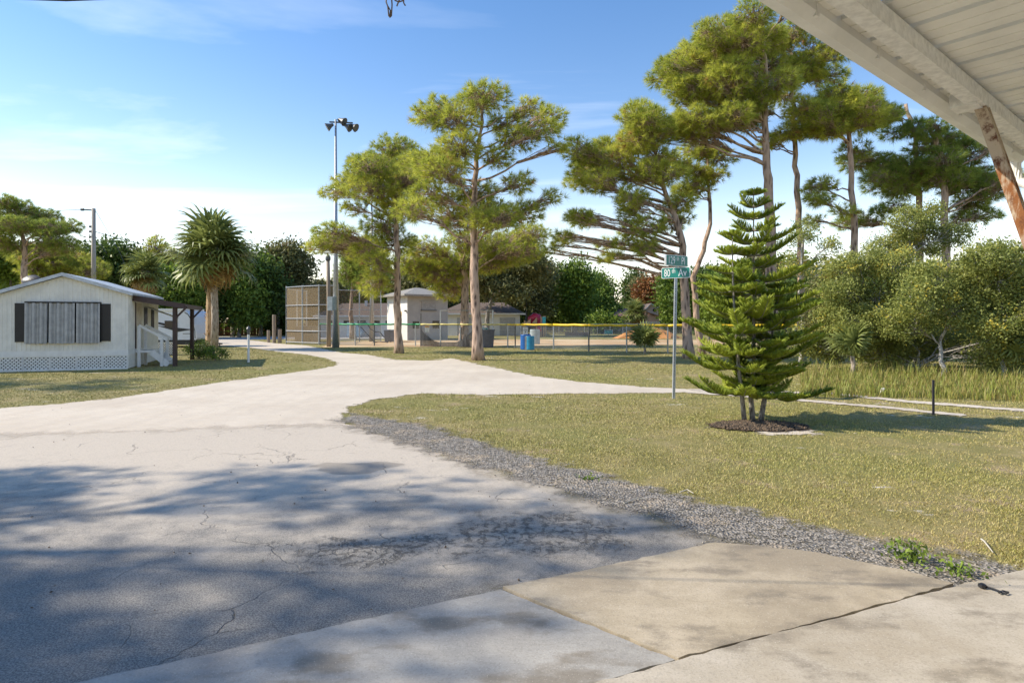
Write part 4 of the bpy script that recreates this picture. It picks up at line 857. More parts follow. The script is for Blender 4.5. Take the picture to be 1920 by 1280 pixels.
for x in (250, 276):
    mb = MB(); c = rp(x, 644); c.z = .33; mb.tube([c+Vector((0, -.02, 0)), c+Vector((0, .2, 0))], .33, 18); wh = mb.build('wheel', M_BLACK, rv); mb = MB(); mb.tube([c+Vector((0, -.03, 0)), c+Vector((0, 0, 0))], .18, 14); mb.build('rim', M_GALV, wh)
mb = MB(); a = rp(366, 644, 1.1); mb.bar(a, a+Vector((1.0, 0, -.05)), .08); mb.bar(a+Vector((.85, 0, -.6)), a+Vector((.85, 0, 0)), .05); mb.build('hitch', M_BLACK, rv)

# ---- posts and lamps on the left
g = G(466, 679); lp = empty('lamp_post', g, 'short white garden lamp post with dark lantern on the lawn', 'lamp post'); mb = MB(); mb.tube([g, g+Vector((0, 0, 1.02))], .042, 8); mb.build('post', M_TRIM, lp)
mb = MB(); mb.lathe(g+Vector((0, 0, 1.02)), [(.03, 0), (.05, .03), (.075, .2), (.085, .21), (.05, .27), (.012, .30), (.01, .34)], 8); mb.build('lantern', M_DKSTEEL, lp)
for i, (x, y, top, r) in enumerate([(503.5, 642, 619, .11), (514, 643, 590, .12), (524.5, 643, 617, .13)]):
    g = G(x, y); t = W(x, top, g.y); mb = MB(); mb.tube([(g.x, g.y, -.02), (g.x, g.y, t.z*.5), (g.x, g.y, t.z-.02), (g.x, g.y, t.z)], [r, r, r, r*.85], 10)
    tag(mb.build('wooden_post', M_WOODPOLE, smooth=False), ['wooden bollard post, the one on the palm side of three', 'tall middle wooden post of the three by the road', 'thick wooden bollard post next to the backstop'][i], 'post')
def fence_boards(p0, p1, h, label):
    root = empty('wooden_fence', p0, label, 'fence'); d = p1-p0; n = int(d.length/.6); dn = d.normalized()
    mb0 = None
    for k in range(n):
        mb = MB(); c = p0+d*((k+.5)/n); mb.obox(c+Vector((0, 0, h/2)), dn*(.29), Vector((-dn.y, dn.x, 0))*.012, Vector((0, 0, h/2))); mb.build('board', M_FENCEWOOD, root)
    mb = MB(); mb.bar(p0+Vector((0, .05, h*.8)), p1+Vector((0, .05, h*.8)), .05, .09); mb.bar(p0+Vector((0, .05, h*.25)), p1+Vector((0, .05, h*.25)), .05, .09); mb.build('rail', M_FENCEWOOD, root)
fence_boards(G(395, 629), G(538, 627), 1.35, 'reddish wooden board fence behind the palm and backstop')

# ---- utility pole and its lines
UY = 45.0; ub = W(175.5, 640, UY); up_ = empty('utility_pole', (ub.x, UY, 0), 'wooden utility pole rising behind the mobile home roof', 'utility pole')
def upx(x, y, dy=0): 
    q = W(x, y, UY); q.y += dy; return q
mb = MB(); t = upx(175.5, 391); mb.tube([(ub.x, UY, -.05), (ub.x, UY, 5), t], [.19, .16, .13], 12); mb.build('pole', plain('grey_pole_wood', (.38, .34, .29), .9, .2, 8, stretch=(1, 1, .1)), up_, True)
mb = MB(); mb.bar(upx(153, 393), upx(175, 394), .09); mb.tube([upx(152, 393), upx(157, 393)], .1, 8); mb.build('insulator_arm', M_DKSTEEL, up_)
for y in (425, 434, 444):
    mb = MB(); mb.tube([upx(168, y), upx(175, y)], .09, 8); mb.build('insulator', M_DKSTEEL, up_)
def wire(pts, label, r=.018):
    mb = MB(); mb.tube(pts, r, 5); return tag(mb.build('power_line', M_DKSTEEL), label, 'cable', 'power lines on the utility pole')
def sag(a, b, s, n=9): return [a.lerp(b, i/(n-1))-Vector((0, 0, s*4*(i/(n-1))*(1-i/(n-1)))) for i in range(n)]
wire(sag(upx(153, 393), W(-140, 383, 44), .25), 'power line running from pole top towards the far left'); wire(sag(upx(177, 434), W(420, 492, 48), .15), 'power line running from the pole behind the palm', .026)
wire([upx(179, 395), upx(222, 468), upx(236, 500)], 'slanting guy wire from the pole top into the trees', .014); wire([upx(178, 442), upx(200, 475)], 'short guy wire from the pole middle', .012)

# ---- backstop, poles, fences
def post(mb, x, y, top, r=.035, n=7):
    g = G(x, y); t = W(x, top, g.y); mb.tube([(g.x, g.y, -.02), (g.x, g.y, t.z)], r, n); return g, t.z
def mesh_mat(name, c, a):
    q = N(name); q.col(c); q.rough(.8); q.alpha_edge(a); return q.m
M_TAN = mesh_mat('tan_windscreen', (.36, .27, .16), .4); M_LINK = mesh_mat('chain_link', (.34, .34, .34), .16); M_LINKD = mesh_mat('brown_chain_link', (.22, .16, .09), .3)
def panel(a, b, z0, z1, name, mat, root):
    me = bpy.data.meshes.new(name); o0 = origin_of(root); me.from_pydata([tuple(Vector((a.x, a.y, z0))-o0), tuple(Vector((b.x, b.y, z0))-o0), tuple(Vector((b.x, b.y, z1))-o0), tuple(Vector((a.x, a.y, z1))-o0)], [], [(0, 1, 2, 3)]); return link(name, me, mat, root)
bs = empty('backstop', G(590, 646), 'tall chain-link baseball backstop with tan windscreen', 'backstop')
def wing(posts, ztop, rails, mat):
    gs = [G(x, y) for x, y in posts]
    for g in gs:
        mb = MB(); mb.tube([(g.x, g.y, -.02), (g.x, g.y, ztop)], .045, 8); mb.build('post', M_GALV, bs)
    for a, b in zip(gs, gs[1:]):
        panel(a, b, .05, ztop-.08, 'mesh_screen', mat, bs)
        for z in rails:
            mb = MB(); mb.tube([(a.x, a.y-.05, z), (b.x, b.y-.05, z)], .03, 6); mb.build('rail', M_GALV, bs)
wing([(537, 644), (567, 645.5), (598, 646.5), (634, 646.5)], 3.78, (.12, .85, 1.65, 2.5, 3.7), M_TAN)
wing([(634, 640.5), (674, 639.8), (714, 639.2)], 3.75, (.12, 1.3, 2.3, 3.7), M_LINKD)
wing([(537, 644), (557, 641), (575, 640)], 3.7, (.12, 3.65), M_TAN)
mb = MB(); a, b = G(553, 641.5), G(587, 641.5); mb.box(a.x, b.x, a.y, a.y+1.4, 0, 1.12); tag(mb.build('storage_box', plain('box_grey', (.10, .10, .09), .7)), 'dark grey storage box behind the backstop screen', 'box')
g = G(572, 641); mb = MB(); mb.prism([g+Vector((-.16, -.4, 1.38)), g+Vector((.16, -.4, 1.38)), g+Vector((0, -.4, 1.68))], (0, .02, 0)); mb.bar(g+Vector((0, -.37, 0)), g+Vector((0, -.37, 1.4)), .03); tag(mb.build('caution_sign', plain('pale_yellow', (.75, .65, .30), .6)), 'small triangular yellow sign behind the backstop screen', 'sign')
# poles
g = G(616.5, 650); t = W(615, 487, g.y); mb = MB(); mb.tube([(g.x, g.y, -.05), (g.x, g.y, t.z*.5), (t.x, g.y, t.z)], [.13, .115, .10], 10); r_ = empty('wooden_pole', g, 'slim wooden pole with cap lamp right beside the steel light pole', 'pole'); mb.build('pole', M_WOODPOLE, r_, True)
mb = MB(); mb.lathe((t.x, g.y, t.z-.05), [(.13, 0), (.16, .08), (.15, .22), (.07, .34), (.02, .36)], 10); mb.build('cap_lamp', M_DKSTEEL, r_)
def light_pole(x, y, top, label, side, Yo=None, lamps=True):
    g = G(x, y); t = W(x, top, g.y); root = empty('light_pole', g, label, 'light pole', 'ball field light poles'); mb = MB(); mb.tube([(g.x, g.y, -.05), (g.x, g.y, t.z*.4), (g.x, g.y, t.z)], [.2, .12, .05], 12); mb.build('pole', M_GALV, root, True)
    if lamps:
        mb = MB(); mb.bar((g.x-.35, g.y, t.z-.15), (g.x+.95, g.y, t.z-.2), .07); mb.bar((g.x+.2, g.y-.3, t.z-.1), (g.x+.2, g.y+.4, t.z-.1), .07); mb.build('crossarm', M_DKSTEEL, root)
        for dx, dz, dr in ((-.28, -.35, -1), (.3, -.05, 1), (.62, -.38, 1), (.95, -.38, 1)):
            c = Vector((g.x+dx, g.y, t.z+dz)); mb = MB(); d = Vector((.75*dr, -.2, -.45)).normalized(); mb.tube([c-d*.16, c, c+d*.24], [.07, .12, .25], 10); mb.build('floodlight', M_DKSTEEL, root)
    return g, t, root
g, t, r_ = light_pole(629.5, 652, 224, 'tall steel light pole with floodlights beside the backstop', 1)
mb = MB(); mb.box(g.x-.36, g.x-.08, g.y-.38, g.y-.1, 2.08, 2.85); eb = mb.build('control_box', plain('box_paint', (.62, .64, .62), .5), r_); mb = MB(); mb.box(g.x-.08, g.x+.1, g.y-.36, g.y-.1, 2.1, 2.83); mb.build('box_side', plain('box_green_grey', (.24, .28, .27), .5), eb)
light_pole(697, 640, 372, 'second steel light pole behind the dugout, mostly behind pine boughs', 1)
# low fence with plastic rail cap
FP = [(600, 646), (636, 647), (666, 648), (702, 648.3), (740, 648.6), (779, 649), (789, 649.3), (826, 650), (863, 650.5), (895, 651), (924, 651.3), (952, 651.5), (966, 652.3), (977, 653.5), (1038, 655.3), (1104, 658.5), (1175, 660.8), (1252, 661.5), (1330, 662.5), (1410, 663.5), (1490, 664.5), (1570, 665.5)]
lf = empty('outfield_fence', G(900, 651), 'low chain-link ball field fence with green and yellow rail cap', 'fence'); gs = [G(x, y) for x, y in FP]; ZF = 1.30
M_CAPG = plain('green_rail_cap', (.02, .30, .12), .45, .1); M_CAPY = plain('yellow_rail_cap', (.72, .50, .02), .45, .12, 3); M_CAPF = plain('faded_rail_cap', (.60, .52, .20), .5, .15)
for i, g in enumerate(gs):
    mb = MB(); hgt = {789: 1.95, 826: 2.12, 924: 2.12, 977: 1.3}.get(FP[i][0], ZF); mb.tube([(g.x, g.y, -.02), (g.x, g.y, hgt)], .038, 7); mb.build('post', M_GALV if i % 3 else M_DKSTEEL, lf)
for i, (a, b) in enumerate(zip(gs, gs[1:])):
    panel(a, b, .03, ZF, 'chain_link', M_LINK, lf); mb = MB(); n = 5; x = FP[i][0]; mb.tube([a.lerp(b, k/n)+Vector((0, -.01, ZF+.012*math.sin(k*2.1+i))) for k in range(n+1)], .062 if x > 960 else .05, 8); mb.build('rail_cap', M_CAPG if x < 789 else (M_CAPF if x < 952 else M_CAPY), lf, True)
mb = MB(); mb.tube([gs[7]+Vector((0, 0, 2.1)), gs[10]+Vector((0, 0, 2.1))], .025, 6); mb.build('top_rail', M_GALV, lf)
# sagging black windscreen
a, b = gs[6], gs[9]; mb = MB(); n = 16; top = []; bot = []
for k in range(n+1):
    t_ = k/n; p = a.lerp(b, t_)+Vector((0, -.12, 0)); z = .12+1.05*abs(2*(t_-.47))**1.9; z = min(z, 1.05 if t_ < .5 else 1.2); top.append(p+Vector((0, -.05*math.sin(k), max(.28, z)))); bot.append(p+Vector((0, -.1-.04*math.sin(k*1.7), .03)))
mb.add(top+bot, [(k, k+1, n+2+k, n+1+k) for k in range(n)]); sc_ = mb.build('sagging_windscreen', mesh_mat('black_mesh_fabric', (.035, .035, .038), .85)); tag(sc_, 'black mesh windscreen sagging off the ball field fence', 'windscreen')
# signs on the fence
def board(name, x0, x1, y0, y1, Y, mat, label, cat, marks=(), tm=None, post_to=None, border=None):
    a, b = W(x0, y1, Y), W(x1, y0, Y); root = empty(name, ((a.x+b.x)/2, Y, a.z), label, cat); mb = MB(); mb.box(a.x, b.x, Y-.012, Y+.012, a.z, b.z); mb.build('panel', mat, root)
    for (u0, u1, v0, v1) in marks:                     # print too small to read: bare marks
        mb = MB(); mb.box(a.x+(b.x-a.x)*u0, a.x+(b.x-a.x)*u1, Y-.018, Y-.013, a.z+(b.z-a.z)*v0, a.z+(b.z-a.z)*v1); mb.build('print_mark', tm, root)
    if border:
        for (u0, u1, v0, v1) in ((0, 1, 0, .1), (0, 1, .9, 1), (0, .05, .1, .9), (.95, 1, .1, .9)):
            mb = MB(); mb.box(a.x+(b.x-a.x)*u0, a.x+(b.x-a.x)*u1, Y-.016, Y-.0125, a.z+(b.z-a.z)*v0, a.z+(b.z-a.z)*v1); mb.build('border', border, root)
    if post_to is not None:
        mb = MB(); mb.bar(((a.x+b.x)/2, Y+.04, 0), ((a.x+b.x)/2, Y+.04, b.z), .05); mb.build('stake', M_DKSTEEL, root)
    return root
sg = board('fence_sign', 797, 805, 611, 623, gs[6].y-.12, M_TRIM, 'white notice with orange top on the fence by the sagging screen', 'sign')
a = W(797, 613.5, gs[6].y-.14); b = W(805, 611, gs[6].y-.14); mb = MB(); mb.box(a.x, b.x, a.y-.006, a.y, a.z, b.z); mb.build('header', plain('orange_print', (.70, .30, .04), .6), sg)
M_SIGNG = plain('sign_teal', (.01, .24, .16), .5)
board('fence_sign', 904, 915, 614, 621, gs[9].y-.1, M_SIGNG, 'small green sign on the fence behind the pale pine trunk', 'sign', marks=[(.14, .42, .3, .7), (.5, .6, .55, .75)], tm=M_TRIM, border=M_TRIM)
board('fence_sign', 980, 990, 613, 629, gs[13].y-.1, M_TRIM, 'white notice board on the fence above the blue barrels', 'sign', marks=[(.28, .70, .80, .84), (.12, .88, .60, .66), (.44, .60, .36, .48)], tm=M_DKSTEEL)
board('field_sign', 1133, 1149, 618.5, 626.5, 60, M_SIGNG, 'green sign standing at the far outfield fence', 'sign', marks=[(.12, .25, .2, .7), (.34, .62, .35, .7), (.7, .88, .4, .75)], tm=plain('pale_teal_print', (.30, .60, .52), .5), post_to=0, border=M_TRIM)
# bins
def barrel(name, x, y, r, h, mat, label, cat, prof=None):
    g = G(x, y); root = empty(name, g, label, cat); mb = MB(); mb.lathe(g, prof or [(r*.9, 0), (r, .03), (r, h*.33), (r*1.03, h*.34), (r*1.03, h*.36), (r, h*.37), (r, h*.66), (r*1.03, h*.67), (r*1.03, h*.69), (r, h*.7), (r, h*.97), (r*.96, h), (r*.88, h), (r*.86, h*.93)], 20); mb.build('drum', mat, root, False)
    mb = MB(); mb.lathe(g+Vector((0, 0, h*.72)), [(r*.86, 0), (r*.86, .02)], 16); mb.build('liner', M_BLACK, root); return root
M_BLUE = plain('blue_plastic', (.01, .10, .36), .4, .1); M_TEALB = plain('light_blue_plastic', (.03, .28, .50), .4, .1)
barrel('trash_barrel', 985.5, 655.5, .27, .80, M_BLUE, 'dark blue trash barrel by the fence gate', 'trash barrel'); barrel('trash_barrel', 993, 655.8, .25, .72, M_TEALB, 'lighter blue trash barrel in front of the dark blue one', 'trash barrel')
g = G(990, 656.5); mb = MB(); mb.bar(g+Vector((-.12, -.25, 0)), g+Vector((-.12, -.25, .72)), .09, .02); tag(mb.build('wood_plank', plain('pale_plank', (.60, .55, .48), .8)), 'pale plank leaning on the blue trash barrels', 'plank')
barrel('trash_can', 914, 651.5, .42, 1.02, plain('dark_grey_plastic', (.10, .10, .125), .5), 'dark grey rubber trash can at the fence', 'trash can', [(.30, 0), (.33, .02), (.40, .95), (.43, .96), (.43, 1.02), (.39, 1.02), (.37, .9)])
barrel('trash_can', 1003, 645, .32, .95, plain('pale_blue_grey', (.30, .38, .42), .5), 'pale grey-blue trash can inside the field near the playground', 'trash can')
for i, x in enumerate((726.5, 736)):
    g = G(x, 641.2); r_ = empty('wheeled_bin', g, ['grey wheeled bin, the left of a pair at the white wall', 'grey wheeled bin next to the dark trunk, right of a pair'][i], 'bin', 'grey wheeled bins'); s_ = .17; mb = MB(); mb.add([g+Vector(p) for p in ((-.15, -.2, .05), (.15, -.2, .05), (.15, .2, .05), (-.15, .2, .05), (-.19, -.26, .78), (.19, -.26, .78), (.19, .26, .78), (-.19, .26, .78))], [(0, 1, 2, 3), (4, 5, 6, 7), (0, 1, 5, 4), (1, 2, 6, 5), (2, 3, 7, 6), (3, 0, 4, 7)]); mb.build('body', plain('bin_grey', (.13, .14, .17), .5), r_)
    mb = MB(); mb.prism([g+Vector((-.2, -.29, .79)), g+Vector((.2, -.29, .79)), g+Vector((.2, .27, .84)), g+Vector((-.2, .27, .84))], (0, 0, .05)); mb.build('lid', plain('bin_grey', (.13, .14, .17), .5), r_)
    for dx in (-.15, .15):
        mb = MB(); mb.tube([g+Vector((dx-.03, .2, .08)), g+Vector((dx+.03, .2, .08))], .08, 10); mb.build('wheel', M_BLACK, r_)
# old swing frame by the dugout
r_ = empty('swing_frame', G(705, 646), 'rusty bent tube frame lying at the field edge', 'frame'); q = lambda x, y: W(x, y, 41.0)
for pts in ([(676, 612), (690, 628), (702, 641)], [(676, 605), (682, 603), (688, 606), (694, 616), (703, 622), (712, 622), (721, 633)], [(697, 643), (709, 640), (727, 641), (732, 635)], [(702, 636), (702, 648)], [(694, 648), (703, 639)], [(720, 648), (728, 640)]):
    mb = MB(); mb.tube([q(*p) for p in pts], .035, 6); mb.build('tube', M_DKSTEEL, r_)

# ---- two-storey concession building
def yaw(a): return Vector((math.cos(a), math.sin(a), 0)), Vector((-math.sin(a), math.cos(a), 0))
def block(name, C, eu, ev, L, Wd, z0, z1, mat, root):
    mb = MB(); mb.obox(C+eu*L/2+ev*Wd/2+Vector((0, 0, (z0+z1)/2)), eu*L/2, ev*Wd/2, Vector((0, 0, (z1-z0)/2))); return mb.build(name, mat, root)
def hip(name, C, eu, ev, L, Wd, z, rise, over, mat, root, th=.16, ridge=.35):
    a = C-eu*over-ev*over+Vector((0, 0, z)); L2, W2 = L+2*over, Wd+2*over; up = Vector((0, 0, 1)); b = [a, a+eu*L2, a+eu*L2+ev*W2, a+ev*W2]; r1 = a+eu*L2*ridge+ev*W2*.5+up*rise; r2 = a+eu*L2*(1-ridge)+ev*W2*.5+up*rise
    mb = MB(); lo = [p+up*.002 for p in b]; hi = [p+up*th for p in b]; mb.add(lo+hi+[r1+up*th, r2+up*th], [(3, 2, 1, 0), (0, 1, 5, 4), (1, 2, 6, 5), (2, 3, 7, 6), (3, 0, 4, 7), (4, 5, 9, 8), (6, 7, 8, 9), (5, 6, 9), (7, 4, 8)]); return mb.build(name, mat, root)
CY = 46.0; cc = W(764, 632, CY); cc.z = 0; eu, ev = yaw(math.radians(38)); cb_ = empty('concession_building', cc, 'two-storey white concession building, front coloured as shaded, with low hip roof', 'building')
zt = W(764, 555, CY).z
wl = block('wall', cc, eu, ev, 3.6, 3.4, 0, zt, M_SHADE_STUCCO, cb_)  # shade on the front is put into a darker stucco colour
mb = MB(); mb.obox(cc-eu*.006+ev*1.7+Vector((0, 0, zt/2)), eu*.012, ev*1.7, Vector((0, 0, zt/2-.01))); mb.build('white_wall', M_STUCCO, wl)
hip('roof', cc, eu, ev, 3.6, 3.4, zt, .62, .55, M_GSHINGLE, cb_, .14, .45)
def on_front(u0, u1, z0, z1, name, mat, d=.03): 
    mb = MB(); mb.obox(cc+eu*(u0+u1)/2-ev*d/2+Vector((0, 0, (z0+z1)/2)), eu*(u1-u0)/2, ev*d/2, Vector((0, 0, (z1-z0)/2))); return mb.build(name, mat, wl)
def on_left(v0, v1, z0, z1, name, mat, d=.03):
    mb = MB(); mb.obox(cc+ev*(v0+v1)/2-eu*(.012+d/2)+Vector((0, 0, (z0+z1)/2)), ev*(v1-v0)/2, eu*d/2, Vector((0, 0, (z1-z0)/2))); return mb.build(name, mat, wl)
w1 = on_front(1.2, 2.5, 2.35, 2.95, 'serving_window', plain('shutter_grey', (.30, .29, .27), .8)); on_front(1.15, 2.55, 2.95, 3.02, 'lintel', M_SHADE_STUCCO, .1); on_front(1.15, 2.55, 2.28, 2.35, 'sill', M_DKSTEEL, .1)
on_front(.45, 1.0, .9, 1.45, 'window', M_GLASS); on_front(2.2, 2.8, .9, 1.5, 'window', M_GLASS)
dr = on_left(1.3, 2.1, 0, 1.42, 'door', plain('door_grey', (.50, .54, .52), .6)); on_left(1.22, 1.3, 0, 1.5, 'door_frame', M_DKSTEEL, .06); on_left(.9, 1.4, 1.85, 2.2, 'wall_plaque', plain('plaque_gold', (.65, .42, .12), .6)); on_left(.1, .22, 2.2, 2.32, 'wall_lamp', M_DKSTEEL, .15)
# long low building with brown roof
BY = 56.0; p0 = W(600, 630, BY); p0.z = 0; lb_ = empty('park_building', p0, 'long low white building with dark brown hip roof behind backstop', 'building'); zt = W(600, 594, BY).z; L_ = (W(745, 600, BY)-W(600, 600, BY)).x
w_ = block('wall', p0, Vector((1, 0, 0)), Vector((0, 1, 0)), L_, 7, 0, zt, M_STUCCO, lb_); hip('roof', p0, Vector((1, 0, 0)), Vector((0, 1, 0)), L_, 7, zt, 1.25, .5, M_SHINGLE, lb_, .12, .2)
mb = MB(); mb.box(p0.x-.5, p0.x+L_+.5, p0.y-.52, p0.y-.5, zt, zt+.14); mb.build('fascia', M_TRIM, lb_)
for k in range(5): 
    mb = MB(); x = p0.x+.9+k*1.3; mb.box(x, x+.75, p0.y-.03, p0.y+.01, zt-.75, zt-.35); mb.build('window', M_GLASS, w_)
mb = MB(); c = W(686, 570, BY+2.5); mb.box(c.x-.12, c.x+.12, c.y, c.y+.3, zt+.5, c.z+.35); mb.build('vent_pipe', M_TRIM, lb_)
mb = MB(); c = W(660, 632, 54); c.z = 0; mb.prism([c+Vector((-.5, 0, .12)), c+Vector((.75, 0, .12)), c+Vector((.9, 0, .5)), c+Vector((.35, 0, 1.25)), c+Vector((-.45, 0, 1.35))], (0, .9, 0)); mb.box(c.x-.4, c.x+.7, c.y+.1, c.y+.8, 0, .13); tag(mb.build('park_cart', plain('pale_blue_paint', (.42, .60, .72), .4)), 'pale blue boxy cart parked by the low brown-roofed building', 'cart')
# white garage
GY = 60.0; p0 = W(830, 630, GY); p0.z = 0; gb = empty('garage_building', p0, 'white garage building with grey roll-up doors and hip roof', 'building'); zt = W(830, 590, GY).z; L_ = (W(975, 600, GY)-p0).x
w_ = block('wall', p0, Vector((1, 0, 0)), Vector((0, 1, 0)), L_, 7, 0, zt, M_STUCCO, gb); hip('roof', p0, Vector((1, 0, 0)), Vector((0, 1, 0)), L_, 7, zt, 1.2, .55, M_SHINGLE, gb, .12, .25)
mb = MB(); mb.box(p0.x-.55, p0.x+L_+.55, p0.y-.58, p0.y-.555, zt, zt+.15); mb.build('fascia', M_TRIM, gb)
for (xa, xb) in ((857, 889), (937, 966)):
    d_ = None
    for k in range(6):
        a = W(xa, 600, GY); b = W(xb, 600, GY); mb = MB(); h_ = zt*.86/6; mb.box(a.x, b.x, GY-.04-.006*(k % 2), GY+.01, k*h_+.01, (k+1)*h_-.006); mb.build('door_panel', plain('roll_door_grey', (.42, .41, .40), .6), w_)
# pink house far behind
PY = 77.0; p0 = W(1165, 622, PY); p0.z = 0; ph = empty('pink_house', p0, 'pink stucco house with gabled upper storey and brown shingles', 'house')
def pbox(x0, x1, y0, y1, dy0, dy1, name, mat, par=ph):
    a, b = W(x0, y1, PY), W(x1, y0, PY); mb = MB(); mb.box(a.x, b.x, PY+dy0, PY+dy1, max(0, a.z), b.z); return mb.build(name, mat, par)
wl = pbox(1160, 1236, 592, 625, 0, 7, 'wall', M_PINK); g1 = pbox(1212, 1236, 580, 592, .5, 7, 'upper_wall', M_CREAM)
mb = MB(); mb.prism([W(1211, 581, PY+.45), W(1236, 581, PY+.45), W(1221, 570.5, PY+.45)], (0, 6, 0)); mb.build('gable', M_CREAM, ph)
mb = MB(); 
for (xa, ya, xb, yb) in ((1208, 583, 1221, 570), (1221, 570, 1239, 581)): mb.prism([W(xa, ya, PY+.1), W(xb, yb, PY+.1), W(xb, yb-1.6, PY+.1), W(xa, ya-1.6, PY+.1)], (0, 7, 0))
rf = mb.build('roof', M_SHINGLE, ph); mb = MB()
for (xa, ya, xb, yb) in ((1208, 583, 1221, 570), (1221, 570, 1239, 581)): mb.prism([W(xa, ya, PY+.06), W(xb, yb, PY+.06), W(xb, yb-2, PY+.06), W(xa, ya-2, PY+.06)], (0, .03, 0))
mb.build('barge_board', M_TRIM, rf)
mb = MB(); mb.prism([W(1212, 585, PY-.6), W(1237, 593, PY-.6), W(1237, 592, PY-.6), W(1212, 584, PY-.6)], (0, 1.3, 0)); mb.prism([W(1150, 593, PY-.5), W(1212, 593, PY-.5), W(1205, 580, PY+3), W(1158, 580, PY+3)], (0, .1, .12)); mb.build('lower_roof', plain('rust_shingle', (.30, .17, .12), .9, .2, 8), ph)
mb = MB(); c = W(1227, 581.5, PY+.48); mb.tube([c, c-Vector((0, .06, 0))], .22, 16); mb.build('round_window', M_GLASS, g1); pbox(1201, 1209, 599.5, 603, -.04, .02, 'window', M_GLASS, wl); pbox(1167, 1173, 588, 600, -.05, .02, 'window', M_GLASS, wl)
SY = 70.0; a = W(1206, 632, SY); a.z = 0; sh = empty('garden_shed', a, 'small white shed with grey side beyond the outfield', 'shed')
def sbox(x0, x1, y0, y1, d0, d1, n_, m_): 
    p, q = W(x0, y1, SY), W(x1, y0, SY); mb = MB(); mb.box(p.x, q.x, SY+d0, SY+d1, max(0, p.z), q.z); mb.build(n_, m_, sh)
sbox(1207, 1219.5, 605, 632, 0, 2, 'front', M_STUCCO); sbox(1220, 1235, 606, 632, .3, 2, 'side', plain('shed_grey', (.40, .42, .42), .8)); sbox(1204, 1237, 603.4, 605.5, -.2, 2.2, 'roof', M_TRIM); sbox(1212, 1217, 612, 628, -.02, .01, 'door', plain('shed_door', (.50, .50, .48), .7))
sbox(1173, 1184, 611, 631, .0, .5, 'gate_pillar', M_STUCCO)
# orange dirt heaps
def heap(x, y, rx, h, seed, label):
    g = G(x, y); R = random.Random(seed); mb = MB(); n = 22; prof = [(1, 0), (.82, .35), (.6, .68), (.35, .9), (.12, 1.0)]; b = []
    for r, z in prof:
        for k in range(n): a_ = 6.283*k/n; j = 1+R.gauss(0, .07); b.append(g+Vector((rx*r*math.cos(a_)*j, rx*.7*r*math.sin(a_)*j, h*z*(1+R.gauss(0, .06))-.01)))
    mb.add(b, [(i*n+k, i*n+(k+1) % n, (i+1)*n+(k+1) % n, (i+1)*n+k) for i in range(4) for k in range(n)]+[tuple(4*n+k for k in range(n))]); tag(mb.build('dirt_heap', plain('orange_clay', (.52, .24, .08), .95, .2, 2)), label, 'dirt heap', 'orange dirt heaps')
heap(1192, 634, 1.9, .62, 1, 'orange clay heap left of the shed door'); heap(1226, 634, 2.2, .82, 2, 'larger orange clay heap in front of the shed')
# playground
KY = 57.0; k0 = W(1005, 626, KY); k0.z = 0; pg = empty('playground', k0, 'playground tower with red tube slide and wooden roofs behind fence', 'playground'); kp = lambda x, y, d=0: W(x, y, KY)+Vector((0, d, 0))
M_RED = plain('red_plastic', (.48, .03, .07), .4); M_PWOOD = plain('playground_wood', (.50, .33, .19), .8); M_TEAL = plain('teal_plastic', (.03, .40, .42), .4)
for x, top in ((984, 601), (981, 605), (1006, 596), (1014.5, 593), (1019, 593), (1022, 592)):
    for d in (0, 1.6): mb = MB(); a = kp(x, top, d); mb.bar((a.x, a.y, 0), a, .11); mb.build('post', M_PWOOD, pg)
mb = MB(); mb.tube([kp(996.5, 608, .6), kp(997.5, 597, .6), kp(1002, 593.5, .6), kp(1008, 595, .6), kp(1011, 602, .6), kp(1012, 612, .5), kp(1010, 622, .2)], .40, 12); mb.build('tube_slide', M_RED, pg, True)
for pts in ([(984, 607), (995, 607), (995, 597)], [(997, 606), (1006, 606), (1006, 595)]): mb = MB(); mb.prism([kp(*p, -.1) for p in pts], (0, 1.6, 0)); mb.build('gable_roof', M_PWOOD, pg)
mb = MB(); a, b = kp(1017, 608, -.1), kp(1023, 594, -.1); mb.box(a.x, b.x, a.y, a.y+.1, a.z, b.z); mb.build('climbing_panel', M_TEAL, pg); mb = MB(); a, b = kp(1014, 630, 0), kp(1023, 610, 0); mb.box(a.x, b.x, a.y, a.y+1.4, 0, b.z); mb.build('climbing_wall', plain('dark_blue_panel', (.05, .06, .10), .6), pg)
mb = MB(); a, b = kp(983, 612), kp(1023, 610); mb.box(a.x, b.x, a.y, a.y+1.6, a.z, b.z+.05); mb.build('deck', M_BLUE, pg)
mb = MB(); mb.prism([kp(998, 612, -.2), kp(1006, 622, -.6), kp(1013, 632, -1), kp(1008, 632, -1)], (0, .6, 0)); mb.build('climbing_ramp', plain('rust_ramp', (.22, .06, .04), .6), pg)
# far outfield fence
ff = empty('far_fence', W(1090, 627, 64), 'grey chain-link fence along the far side of the outfield', 'fence'); xs = list(range(1024, 1400, 24)); ps = [W(x, 626, 62+.01*(x-1024)) for x in xs]
for p in ps: mb = MB(); mb.tube([(p.x, p.y, -.02), (p.x, p.y, 1.15)], .035, 6); mb.build('post', M_GALV, ff)
for a, b in zip(ps, ps[1:]): panel(a, b, .05, 1.12, 'chain_link', mesh_mat('far_link', (.30, .30, .28), .3) if 'far_link' not in bpy.data.materials else bpy.data.materials['far_link'], ff)
mb = MB(); mb.tube([p+Vector((0, 0, 1.13-p.z)) for p in ps], .03, 6); mb.build('top_rail', M_GALV, ff)
mb = MB(); a = W(1060, 630, 60); b = W(1106, 630, 60); mb.box(a.x, b.x, 60, 60.3, 0, .34); tag(mb.build('timber_edging', plain('dark_timber', (.07, .07, .085), .8)), 'dark low timber edging in front of the far fence', 'edging')
